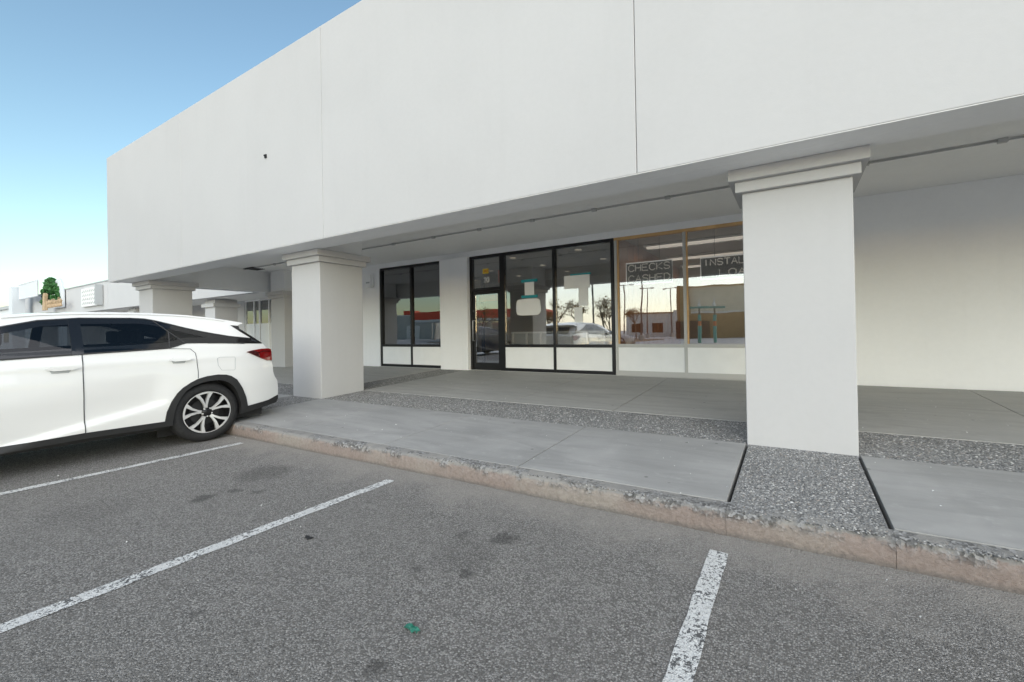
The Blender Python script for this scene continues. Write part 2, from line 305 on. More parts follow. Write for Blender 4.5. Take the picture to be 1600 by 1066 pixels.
# kerb: one rough-edged cast length per bay and per column strip
def kerb(x0, x1, step):
    prof = [(.012, -.05), (.008, .02), (.004, .05), (0, .09), (0, .12), (.004, .145), (.012, .158), (.026, .166), (.05, .1695), (.09, .17), (.126, .1715), (.128, .10)]
    n = max(2, int((x1 - x0) / step)); v = []; f = []; k = len(prof)
    for i in range(n + 1):
        x = x0 + (x1 - x0) * i / n
        ch = max(0, math.sin(x * 2.3 + 1) * math.sin(x * 5.1) * .5 + random.uniform(-.5, .5)) * .012; wv = .006 * math.sin(x * 1.7) + .003 * math.sin(x * 4.3)
        for j, (dy, z) in enumerate(prof):
            e = 1 if 4 <= j <= 8 else 0
            v.append((x, yk(x) + dy + wv * (j < 9) + e * ch + (random.uniform(-.002, .002) if j < 9 else 0), z - e * ch * .5 + (random.uniform(-.0012, .0012) if 3 < j < 10 else 0)))
    for i in range(n):
        for j in range(k - 1): f.append((i * k + j, (i + 1) * k + j, (i + 1) * k + j + 1, i * k + j + 1))
    f.append(tuple(range(k))); f.append(tuple(range(n * k, n * k + k))[::-1])
    return MB().add(v, f)
kerb_root = None
edges = [-16.9, -15.0, -14.13, -7.872, -7.02, -.39, .463, 7.1, 7.95, 11]
for a, b in zip(edges[:-1], edges[1:]):
    o = kerb(a + .001, b - .001, .02 if b < 8 and a > -8 else .1).build('kerb' if kerb_root is None else 'kerb_length', 'kerb', kerb_root, 35)
    if kerb_root is None: kerb_root = tag(o, 'rough concrete kerb with faded red paint', kind='structure')
# pebbles standing proud of the washed concrete strips
ico = bmesh.new(); bmesh.ops.create_icosphere(ico, subdivisions=1, radius=1); IV = np.array([v.co[:] for v in ico.verts]); IF = np.array([[v.index for v in f.verts] for f in ico.faces]); ico.free()
def pebbles(name, areas, parent):
    P = []; S = []
    for (x0, x1, y0, y1, n, smin, smax) in areas:
        x = rng.uniform(x0, x1, n); y = rng.uniform(y0, y1, n); s = rng.uniform(smin, smax, n) * rng.uniform(.6, 1.25, n); P.append(np.stack([x, y, .17 + .0422 * (y - 2.95) - .006 - s * .15], 1)); S.append(s)
    P = np.concatenate(P); S = np.concatenate(S); n = len(P); ang = rng.uniform(0, 6.283, n); el = rng.uniform(.6, 1, n)
    q = IV[None] * np.stack([S, S * el, S * .55], 1)[:, None] ; q = q * rng.uniform(.85, 1.15, (n, 12, 1))
    ca, sa = np.cos(ang)[:, None], np.sin(ang)[:, None]; v = np.stack([q[..., 0] * ca - q[..., 1] * sa, q[..., 0] * sa + q[..., 1] * ca, q[..., 2]], 2) + P[:, None]
    f = (IF[None] + (np.arange(n) * 12)[:, None, None]).reshape(-1, 3); me = bpy.data.meshes.new(name); me.vertices.add(n * 12); me.vertices.foreach_set('co', v.reshape(-1))
    me.loops.add(len(f) * 3); me.loops.foreach_set('vertex_index', f.reshape(-1).astype(np.int32)); me.polygons.add(len(f)); me.polygons.foreach_set('loop_start', np.arange(0, len(f) * 3, 3, dtype=np.int32)); me.polygons.foreach_set('use_smooth', np.ones(len(f), bool))
    me.update(calc_edges=True); pal = np.array([(.09, .09, .089), (.17, .17, .167), (.25, .247, .24), (.33, .325, .312), (.20, .195, .185), (.41, .40, .385), (.265, .235, .21), (.52, .51, .49)]); c = pal[rng.choice(8, n, p=[.16, .22, .2, .16, .12, .07, .05, .02])] * rng.uniform(.8, 1.2, (n, 1))
    a = me.color_attributes.new('tone', 'FLOAT_COLOR', 'POINT'); a.data.foreach_set('color', np.repeat(np.concatenate([c, np.ones((n, 1))], 1), 12, 0).reshape(-1).astype(np.float32)); me.materials.append(MT['pebble'])
    o = bpy.data.objects.new(name, me); C.objects.link(o); o.parent = parent; o['kind'] = 'stuff'; return o
pebbles('pebbles', [(-.37, .445, 3.13, 4.49, 7000, .006, .011), (-7.85, -7.04, 3.13, 4.49, 2500, .007, .012), (-7.0, -.40, 4.51, 5.35, 17000, .007, .013), (.475, 3.2, 4.51, 5.35, 8500, .007, .013), (-7.86, -7.03, 5.37, 8.3, 5000, .008, .013), (-9.5, -7.88, 4.51, 5.35, 2500, .008, .013)], pave)
# worn kerb lip beside the column strip: stones showing through
pebbles('pebbles', [(-.36, .44, 2.995, 3.14, 620, .004, .010), (-1.9, -.7, 2.975, 3.01, 260, .004, .009), (-3.1, -2.4, 2.955, 2.98, 110, .004, .008), (.55, 1.1, 3.0, 3.06, 170, .004, .010)], pave)

# ------------------------------------------------------------------ the shop building
bld = thing('shop_building', 'long white stucco shop building with blank fascia, square columns and recessed storefronts', 'building')
FX = [-15.41, -11.04, -6.14, -1.246, 3.65, 8.55, 12.0]; FZ0, FZ1 = 2.81, 6.06
for a, b in zip(FX[:-1], FX[1:]):
    bx('fascia_panel', 'stucco', bld, a + (0 if a < -15 else .001 if a < -11 else .003), b - (.001 if b < -11 else .003), 4.0, 4.14, FZ0, FZ1, bevel=.006)
bx('fascia_backing', 'fascia_joint', bld, -15.38, 12, 4.1415, 4.20, FZ0 + .03, FZ1 - .02)
bx('fascia_return', 'stucco', bld, -15.41, -15.27, 4.201, 8.2, 2.84, FZ1 - .01)
bx('soffit_lip', 'soffit_lifted', bld, -15.40, 12, 4.006, 4.20, FZ0 - .006, FZ0 - .0005)  # strip added to carry the lifted soffit tone under the fascia
bx('beam', 'soffit_lifted', bld, -15.26, 12, 4.201, 4.46, FZ0 - .006, 3.40, bevel=.006)
bx('roof', 'soffit_lifted', bld, -15.26, 12, 4.25, 24, 3.44, 5.6)
def column(x0, x1, y0, y1, ztop, top=True):
    zb = min(zf(y0), zf(y1)) - .04
    c = bx('column', 'stucco', bld, x0, x1, y0, y1, zb, ztop, bevel=.008)
    bx('capital', 'stucco', c, x0 - .055, x1 + .055, y0 - .055, y1 + .055, ztop + .0005, ztop + .098, bevel=.006)
    bx('capital', 'stucco', c, x0 - .11, x1 + .11, y0 - .11, y1 + .11, ztop + .0985, ztop + .2045, bevel=.006)
    bx('column_head', 'soffit_lifted', c, x0, x1, y0 - .0 if y0 > 4.6 else y0, y1, ztop + .205, 3.40)
    return c
for c0, c1 in COLX: column(c0, c1, 4.5, 5.355, 2.598)
column(-14.2, -13.45, 7.45, 8.2, 2.50)
# ceiling over the walkway
cx = [-14.4, -11.2, -7.5, -3.8, -.1, 3.6, 7.3, 12]
for a, b in zip(cx[:-1], cx[1:]):
    bx('ceiling_panel', 'soffit_lifted', bld, a + .002, b - .002, 6.76, YW + .1, 3.352, 3.438)
    bx('ceiling_panel', 'soffit_lifted', bld, a + .0, b - .0, 4.461, 6.72, 3.374, 3.438)
bx('cross_beam', 'soffit_lifted', bld, -14.85, -14.405, 5.356, 8.2, 2.73, 3.439, bevel=.006)
mb = MB(); mb.tube([(-14.3, 6.735, 3.352), (11, 6.735, 3.352)], .009, 6); cd = mb.build('conduit', 'conduit', bld, 60)
for i in range(17):
    x = -12.6 + 1.22 * i; MB().box(x - .04, x + .04, 6.70, 6.745, 3.325, 3.373).build('conduit_clip', 'conduit', cd)
v = thing('ceiling_vent', 'dark louvred air vent in the walkway ceiling above the white car', 'vent', loc=(-14.05 + .1, 6.8, 3.34))
v.location = (-13.9, 6.85, 3.372); MB().box(-.26, .26, -.2, .2, -.012, 0).build('frame', 'pole_metal', v)
for i in range(7): MB().box(-.23, .23, -.17 + i * .052, -.145 + i * .052, -.03, -.013).build('slat', 'dark', v)
# walls of the recess
H = 3.215
bx('wall', 'wall_lifted', bld, -13.45, -10.27, YW, YW + .18, .3, 3.351); bx('wall', 'wall_lifted', bld, -.34, 12, YW, YW + .18, .3, 3.351)
bx('header', 'wall_lifted', bld, -10.27, -.34, YW, YW + .18, H + .001, 3.351)
bx('pier', 'wall_lifted', bld, -7.85, -6.935, YW - .09, YW + .18, .3, H, bevel=.006)
bx('wall_side', 'stucco', bld, -13.45, -13.27, YW + .18, 24, .0, 3.439)
# storefronts -----------------------------------------------------
FL = .405
def front(name, xs, frame, sillf, panel, zs=1.0, base=.475, fw=.065, zb=FL):
    s = bpy.data.objects.new(name, None); C.objects.link(s); s.parent = bld
    y0, y1 = YW + .01, YW + .11
    bx('head', frame, s, xs[0], xs[-1], y0, y1, H - fw, H)
    for i, x in enumerate(xs):
        w0 = 0 if i == 0 else fw / 2; w1 = 0 if i == len(xs) - 1 else fw / 2
        a, b = (x, x + fw) if i == 0 else ((x - fw, x) if i == len(xs) - 1 else (x - w0, x + w1))
        bx('mullion', frame if panel != 'tan' else 'grey_frame', s, a, b, y0 - .004, y1 - .004, zb, H - fw - .001)
    for i in range(len(xs) - 1):
        a = xs[i] + (fw if i == 0 else fw / 2); b = xs[i + 1] - (fw if i == len(xs) - 2 else fw / 2)
        bx('sill', sillf, s, a + .001, b - .001, y0 - .012, y1, zs - .035, zs + .03, bevel=.003)
        bx('kick_panel', 'white_panel', s, a + .001, b - .001, y0 + .012, y1 - .03, base, zs - .036)
        bx('base_rail', sillf if panel != 'tan' else 'grey_frame', s, a + .001, b - .001, y0 + .004, y1, zb, base - .001)
        bx('pane', 'shop_glass', s, a + .001, b - .001, y0 + .045, y0 + .053, zs + .031, H - fw - .001)
        if panel == 'tan':
            bx('glazing_bead', 'tan_frame', s, a + .001, a + .03, y0 + .012, y0 + .04, zs + .032, H - fw - .002)
    return s
front('storefront_window', [-10.25, -9.005, -7.86], 'bronze', 'bronze', 'white')
front('storefront_window', [-5.95, -4.548, -3.145], 'bronze', 'bronze', 'white')
front('storefront_window', [-3.13, -1.74, -.35], 'tan_frame', 'grey_frame', 'tan', 1.01, .50, .055)
bx('threshold', 'grey_frame', bld, -10.25, -.35, YW - .055, YW + .12, zf(YW) - .03, FL - .001)
d = bpy.data.objects.new('shop_door', None); C.objects.link(d); d.parent = bld; y0, y1 = YW + .01, YW + .11
bx('door_frame', 'bronze', d, -6.93, -6.86, y0, y1, FL, H - .066); bx('door_frame', 'bronze', d, -6.02, -5.952, y0, y1, FL, H - .066); bx('door_frame', 'bronze', d, -6.93, -5.952, y0, y1, H - .065, H)
bx('transom_bar', 'bronze', d, -6.859, -6.021, y0, y1, 2.345, 2.415); bx('transom_pane', 'shop_glass', d, -6.858, -6.022, y0 + .045, y0 + .053, 2.416, H - .067)
yd = y0 + .02
bx('door_stile', 'bronze', d, -6.855, -6.79, yd, yd + .05, FL + .012, 2.34); bx('door_stile', 'bronze', d, -6.09, -6.025, yd, yd + .05, FL + .012, 2.34)
bx('door_rail', 'bronze', d, -6.789, -6.091, yd, yd + .05, FL + .012, FL + .17); bx('door_rail', 'bronze', d, -6.789, -6.091, yd, yd + .05, 2.26, 2.34)
bx('door_pane', 'shop_glass', d, -6.788, -6.092, yd + .02, yd + .028, FL + .171, 2.259)
mb = MB(); mb.tube([(-6.82, yd, 1.12), (-6.82, yd - .06, 1.12), (-6.82, yd - .06, 1.62), (-6.82, yd, 1.62)], .014, 8); mb.build('pull_handle', 'metal', d, 50)
for z in (1.86, 1.32): MB().lathe([(-.006, .0001), (-.006, .022), (.004, .026)], (0, 0, 0), 'z', 14).build('lock_cylinder', 'metal', d, 40, loc=(-6.825, yd - .003, z)).rotation_euler = (math.pi / 2, 0, 0)
# rooms behind the glass
rm = bpy.data.objects.new('shop_interior', None); C.objects.link(rm); rm.parent = bld
bx('room_floor', 'room_floor', rm, -13.26, 11.9, YW + .19, 17, FL - .06, FL - .006); bx('room_ceiling', 'room_ceiling', rm, -13.26, 11.9, YW + .19, 17, 3.27, 3.43)
bx('rear_wall', 'room_wall', rm, -13.26, 11.9, 14.2, 14.35, FL, 3.269); bx('side_wall', 'room_wall', rm, 11.7, 11.85, YW + .19, 14.19, FL, 3.269); bx('side_wall', 'room_wall', rm, -13.26, -13.1, YW + .19, 14.19, FL, 3.269)
bx('partition', 'room_wall', rm, -3.2, -3.12, YW + .14, 14.19, FL, 3.268)
for i in range(30): bx('wood_slat', 'wood', rm, -3.119, -3.10 + .006 * (i % 2), YW + .2 + i * .19, YW + .2 + i * .19 + .184, FL, 3.267)
for j, (yy) in enumerate((9.7, 11.7, 13.4)):
    cl = bx('ceiling_lamp', 'lamp_white', rm, -2.9, 2.6, yy, yy + .16, 3.21, 3.269); bx('lamp_tube', 'lit_tube', cl, -2.85, 2.55, yy + .03, yy + .13, 3.16, 3.2095, bevel=.02)
    ld = bpy.data.lights.new('interior_fill', 'AREA'); ld.shape = 'RECTANGLE'; ld.size = 5.2; ld.size_y = .1; ld.energy = 4.5; ld.color = (1, .9, .76); lo_ = bpy.data.objects.new('interior_fill', ld); C.objects.link(lo_); lo_.location = (-.15, yy + .08, 3.15); lo_.parent = rm  # area fill added below the tubes to brighten the dim interior
for j in range(5):
    for k in range(3):
        MB().lathe([(0, .001), (0, .075), (.012, .085)], (0, 0, 0), 'z', 16).build('downlight', 'lit_spot', rm, 40, loc=(-12 + j * 1.9, 9.4 + k * 1.6, 3.256))
mb = MB(); mb.box(-9.85, -9.79, 9.3, 9.36, 1.0, 2.95); mb.box(-8.3, -8.22, 10.6, 10.68, FL, 2.95); mb.add([(-9.85, 9.3, 2.95), (-9.79, 9.3, 2.95), (-8.22, 10.68, 2.95), (-8.3, 10.68, 2.95), (-9.85, 9.3, 3.03), (-9.79, 9.3, 3.03), (-8.22, 10.68, 3.03), (-8.3, 10.68, 3.03)], [(0, 1, 2, 3), (4, 5, 6, 7), (0, 1, 5, 4), (1, 2, 6, 5), (2, 3, 7, 6), (3, 0, 4, 7)])
mb.build('inner_frame', 'bronze', rm)

# ------------------------------------------------------------------ things on and behind the shop windows
GY = YW + .05            # just in front of the panes
def card(name, label, cat, x0, x1, z0, z1, mat, y=GY, tapes=(), group=None, poly=None):
    o = thing(name, label, cat, group, (0, 0, 0)); mb = MB()
    if poly: mb.prism(poly, y - .001, y + .001)
    else: mb.box(x0, x1, y - .001, y + .001, z0, z1)
    mb.build('sheet', mat, o)
    for a, b, c, e in tapes: bx('tape', 'tape', o, a, b, y - .003, y - .0015, c, e)
    return o
card('paper_notice', 'small upright white paper held by teal tape above and below', 'paper', -5.335, -5.08, 2.15, 2.48, 'paper', tapes=((-5.43, -4.99, 2.465, 2.53), (-5.43, -4.99, 2.10, 2.165)))
rr = []
for i in range(40):
    a = 2 * math.pi * i / 40; c, s_ = math.cos(a), math.sin(a); k = .96 + .05 * random.random()
    rr.append((-5.245 + .335 * math.copysign(abs(c) ** .35, c) * k, 1.89 + .195 * math.copysign(abs(s_) ** .4, s_) * k))
card('whitewashed_patch', 'rounded white patch smeared on the glass under the small paper', 'patch', 0, 0, 0, 0, 'white_smear', poly=rr)
card('paper_sheet', 'wide white paper under a strip of teal tape on the right dark-framed pane', 'paper', -4.31, -3.70, 2.24, 2.53, 'paper', tapes=((-4.16, -3.67, 2.525, 2.56),))
card('paper_strip', 'narrow white paper strip hanging below the wide taped paper', 'paper', -3.965, -3.745, 1.86, 2.238, 'paper')
card('paper_square', 'lowest white paper on the right dark-framed pane', 'paper', -4.07, -3.88, 1.50, 1.83, 'paper', y=GY + .0)
st = card('door_sticker', 'small yellow sticker with dark squiggle high on the door transom', 'sticker', -6.55, -6.37, 2.76, 2.885, 'yellow')
mb = MB(); mb.tube([(-6.50, GY - .003, 2.80), (-6.47, GY - .003, 2.85), (-6.44, GY - .003, 2.80)], .007, 6); mb.tube([(-6.42, GY - .003, 2.80), (-6.40, GY - .003, 2.85)], .008, 6); mb.build('print', 'red', st)
nm = thing('door_number', 'white house number 20 on the glass above the door', 'number', None); mb = MB(); strokes(mb, '20', -6.51, 2.555, .15, .11, GY - .002, .012, .35); mb.build('digits', 'paper', nm)
card('orange_poster', 'upright orange poster behind the right edge of the door transom', 'poster', -6.17, -6.035, 2.53, 2.84, 'orange', y=YW + .16)
card('orange_banner', 'low orange banner across the top of the glass door', 'banner', -6.78, -6.10, 2.09, 2.25, 'orange', y=YW + .16)
cab = thing('display_cabinet', 'low white-framed cabinet with grey panels behind the dark-framed windows', 'cabinet', None)
cy, cz0, cz1 = 8.95, FL, 1.31; bx('back_panel', 'sign_grey', cab, -6.02, -3.62, cy + .03, cy + .06, cz0, cz1 - .03); bx('top_rail', 'lamp_white', cab, -6.06, -3.58, cy - .02, cy + .4, cz1 - .03, cz1 + .01)
for i in range(7): x = -6.05 + i * .405; bx('upright', 'lamp_white', cab, x, x + .045, cy - .01, cy + .029, cz0, cz1 - .031)
def neon(label, x0, x1, z0, z1, lines):
    y = 8.57; o = thing('neon_sign', label, 'sign', 'unlit neon signs with added glow in the tan-framed windows'); bx('backing', 'dark', o, x0, x1, y + .03, y + .045, z0, z1)
    mb = MB(); r = .013; mb.tube([(x0, y, z0), (x0, y, z1), (x1, y, z1), (x1, y, z0), (x0, y, z0)], r, 8); mb.build('border_tube', 'border_glow', o, 60)
    n = len(lines); hh = (z1 - z0) / n
    for i, (tx, ins) in enumerate(lines):
        mb = MB(); strokes(mb, tx, x0 + .05 + ins, z1 - (i + 1) * hh + .05, x1 - x0 - .1 - 2 * ins, hh - .09, y, .0115, .3); mb.build('letter_tubes', 'tube_glow', o, 60)
    for x in (x0 + .25, x1 - .25):
        mb = MB(); mb.tube([(x, y + .02, z1), (x, y + .02, 3.268)], .004, 5); mb.build('hanging_wire', 'pole_metal', o)
neon('unlit neon sign reading CHECKS CASHED in the left tan-framed pane', -2.93, -2.00, 2.25, 2.685, [('CHECKS', 0), ('CASHED', 0)])
neon('unlit neon sign with added glow reading INSTALLMENT LOANS in the right tan-framed pane', -1.475, -.06, 2.25, 2.655, [('INSTALLMENT', 0), ('LOANS', .28)])
ab = thing('alarm_box', 'small white wall box between the second column and the left dark window', 'alarm box', None, (-10.62, YW, 2.87))
MB().box(-.16, .10, -.10, -.001, -.2, .2).build('case', 'white_panel', ab, None, .015); MB().box(-.10, .05, -.106, -.101, -.06, -.02).build('print', 'sign_grey', ab); bx('plate', 'white_panel', ab, .101, .13, -.07, -.001, -.18, .2)
sp = thing('wall_fitting', 'tiny dark fitting on the blank fascia above the left columns', 'fitting', None, (-7.709, 4.0, 4.409)); MB().lathe([(-.04, .001), (-.04, .012), (-.0, .016)], (0, 0, 0), 'z', 10).build('stub', 'dark', sp, 40).rotation_euler = (-math.pi / 2, 0, 0); MB().box(-.028, .02, -.02, -.001, -.035, .025).build('bracket', 'dark', sp)

# ------------------------------------------------------------------ cars
PZ = [.10, .28, .45, .7, .9, 1.05, 1.2, 1.35, 1.5, 1.6, 1.68, 1.75]; PW = [.90, .925, .942, .945, .938, .918, .882, .805, .715, .64, .55, .45]
def sm(a, b, x): t = min(1, max(0, (x - a) / (b - a))); return t * t * (3 - 2 * t)
def hw(Y, z):
    w = (np.interp(z - .03, PZ, PW) + 2 * np.interp(z, PZ, PW) + np.interp(z + .03, PZ, PW)) / 4
    if Y > 2.9: w -= .13 * ((Y - 2.9) / .6) ** 2
    if Y < -.7: w -= .20 * ((-.7 - Y) / .75) ** 2
    if z < 1.15:
        for wy in (2.6, -.2): w += .018 * math.exp(-((Y - wy) / .42) ** 2 - ((z - .6) / .42) ** 2)      # flared arches
        zc = .42 + .213 * (Y - 1.486) if Y < 2.2 else .57; a = sm(.2, .7, Y) * (1 - sm(2.0, 2.25, Y))
        w -= a * .03 * sm(zc - .02, zc + .03, z) * (1 - sm(zc + .05, zc + .45, z))                      # hollow above the door crease
        w += .008 * math.exp(-((z - 1.06) / .03) ** 2) * (1 - sm(2.9, 3.2, Y))                         # shoulder line
    return w
ARO = [(2.151, .334), (2.166, .447), (2.211, .562), (2.266, .655), (2.322, .715), (2.40, .768), (2.477, .808), (2.577, .833), (2.70, .843), (2.79, .832), (2.85, .808), (2.915, .755), (2.982, .635), (3.029, .502), (3.056, .365)]
ARI = [(2.225, .312), (2.238, .43), (2.262, .52), (2.303, .605), (2.35, .672), (2.42, .722), (2.515, .757), (2.61, .772), (2.70, .771), (2.77, .752), (2.826, .718), (2.875, .665), (2.913, .594), (2.958, .45), (2.975, .30)]
fro = lambda L: [(2.4 - y, z) for y, z in L][::-1]      # front arch is the rear one mirrored about the wheelbase centre
REAR = [(3.056, .365), (3.356, .404), (3.525, .452), (3.535, .56), (3.52, .672), (3.475, .735), (3.452, .80), (3.436, .953), (3.437, 1.115), (3.365, 1.165), (3.32, 1.222)]
TAIL = [(3.18, 1.335), (3.05, 1.432), (3.035, 1.475), (3.06, 1.493), (3.112, 1.51), (3.108, 1.522)]
ROOF = [(3.0, 1.543), (2.888, 1.562), (2.70, 1.592), (2.487, 1.616), (2.30, 1.627), (2.119, 1.633), (1.785, 1.634), (1.527, 1.627), (1.211, 1.605), (.963, 1.572), (.6, 1.49), (.25, 1.35), (-.02, 1.19), (-.12, 1.13), (-.5, 1.09), (-.9, 1.03), (-1.2, .95), (-1.36, .86), (-1.43, .72), (-1.46, .55), (-1.44, .40), (-1.36, .33)]
ARM = lambda L, k: [((a[0] + b[0]) / 2 * 1.0, (a[1] + b[1]) / 2) for a, b in L]
AMID = [((a[0] * .6 + b[0] * .4), (a[1] * .6 + b[1] * .4)) for a, b in zip(ARO, ARI)]
SILL = [(2.151, .32), (1.487, .325), (.9, .315), (.3, .31)]
BODY = REAR + TAIL + ROOF + fro(AMID)[::1] + SILL[::-1] + AMID
BODY = REAR + TAIL + ROOF + [(2.4 - y, z) for y, z in AMID[::-1]] + SILL[::-1][1:-1] + AMID
def dens(L, st=.05, close=True):
    o = []; n = len(L)
    for i in range(n if close else n - 1):
        a, b = L[i], L[(i + 1) % n]; k = max(1, int(math.dist(a, b) / st))
        for j in range(k): o.append((a[0] + (b[0] - a[0]) * j / k, a[1] + (b[1] - a[1]) * j / k))
    if not close: o.append(L[-1])
    return o
def inside(p, P):
    r = False; n = len(P)
    for i in range(n):
        a, b = P[i], P[(i + 1) % n]
        if (a[1] > p[1]) != (b[1] > p[1]) and p[0] < (b[0] - a[0]) * (p[1] - a[1]) / (b[1] - a[1]) + a[0]: r = not r
    return r
def edge_dist(p, P):
    d = 9
    for i in range(len(P)):
        a, b = P[i], P[(i + 1) % len(P)]; vx, vy = b[0] - a[0], b[1] - a[1]; L = vx * vx + vy * vy or 1; t = min(1, max(0, ((p[0] - a[0]) * vx + (p[1] - a[1]) * vy) / L)); d = min(d, math.hypot(p[0] - a[0] - t * vx, p[1] - a[1] - t * vy))
    return d
def inset(P, d):
    o = []; n = len(P)
    for i in range(n):
        a, b = P[i - 1], P[(i + 1) % n]; L = math.dist(a, b) or 1; k = (-(b[1] - a[1]) / L * d, (b[0] - a[0]) / L * d); q = (P[i][0] + k[0], P[i][1] + k[1])
        if not inside(q, P): q = (P[i][0] - k[0], P[i][1] - k[1])
        if inside(q, P) and edge_dist(q, P) > d * .6: o.append(q)
    return o
def patch(mb, poly, off, st=.06, sides=(1,), thick=0, mi=0, hole=None):
    bm = bmesh.new(); vs = [bm.verts.new((0, y, z)) for y, z in poly]; bm.faces.new(vs)
    ys = [p[0] for p in poly]; zs = [p[1] for p in poly]
    for ax, lo, hi in ((1, min(ys), max(ys)), (2, min(zs), max(zs))):
        q = math.floor(lo / st) * st
        while q < hi:
            if q > lo: co = [0, 0, 0]; no = [0, 0, 0]; co[ax] = q; no[ax] = 1; bmesh.ops.bisect_plane(bm, geom=bm.verts[:] + bm.edges[:] + bm.faces[:], plane_co=co, plane_no=no, dist=1e-5)
            q += st
    bmesh.ops.triangulate(bm, faces=[f for f in bm.faces if len(f.verts) > 4])
    if hole: bmesh.ops.delete(bm, geom=[f for f in bm.faces if inside((f.calc_center_median().y, f.calc_center_median().z), hole) and edge_dist((f.calc_center_median().y, f.calc_center_median().z), hole) > .028], context='FACES')
    bm.verts.index_update(); P = [(v.co.y, v.co.z) for v in bm.verts]; Fs = [[v.index for v in f.verts] for f in bm.faces]
    B = [[e.verts[0].index, e.verts[1].index] for e in bm.edges if len(e.link_faces) == 1]; bm.free()
    for s in sides:
        n = len(P); v = [(s * (hw(y, z) + off), y, z) for y, z in P]; f = list(Fs)
        if thick: v = v + [(s * (hw(y, z) + off - thick), y, z) for y, z in P]; f = f + [(a, b, b + n, a + n) for a, b in B]
        mb.add(v, f, mi)
def strip(mb, line, w, off, s=1, thick=.004):
    L = dens(line, .04, False); v = []; f = []; n = len(L)
    for i, (y, z) in enumerate(L):
        a = L[max(0, i - 1)]; b = L[min(n - 1, i + 1)]; d = math.dist(a, b) or 1; ny, nz = -(b[1] - a[1]) / d * w / 2, (b[0] - a[0]) / d * w / 2
        for k, o in ((1, off), (-1, off), (-1, off - thick), (1, off - thick)): v.append((s * (hw(y + ny * k, z + nz * k) + o), y + ny * k, z + nz * k))
    for i in range(n - 1):
        for k in range(4): f.append((i * 4 + k, i * 4 + (k + 1) % 4, i * 4 + 4 + (k + 1) % 4, i * 4 + 4 + k))
    f += [(0, 1, 2, 3), tuple(range(n * 4 - 4, n * 4))[::-1]]; mb.add(v, f)
WTOP = [(3.303, 1.222), (3.173, 1.298), (2.9, 1.333), (2.725, 1.37), (2.58, 1.405), (2.439, 1.445), (2.28, 1.497), (2.145, 1.54), (2.05, 1.56), (1.928, 1.566), (1.506, 1.56), (1.199, 1.53), (.952, 1.463), (.6, 1.36), (.3, 1.22), (.2, 1.15)]
WBOT = [(.3, 1.135), (.6, 1.14), (.928, 1.147), (1.162, 1.158), (1.461, 1.171), (1.863, 1.187), (2.203, 1.203), (2.299, 1.229), (2.36, 1.252), (2.40, 1.262), (2.6, 1.258), (2.783, 1.25), (3.05, 1.236)]
def seg(poly, lo, hi):       # part of a (y, z) polygon between two y values
    def clip(P, k, keep):
        o = []
        for i in range(len(P)):
            a, b = P[i], P[(i + 1) % len(P)]; ia, ib = keep(a[0], k), keep(b[0], k)
            if ia: o.append(a)
            if ia != ib: t = (k - a[0]) / (b[0] - a[0]); o.append((k, a[1] + (b[1] - a[1]) * t))
        return o
    return clip(clip(poly, lo, lambda y, k: y >= k), hi, lambda y, k: y <= k)
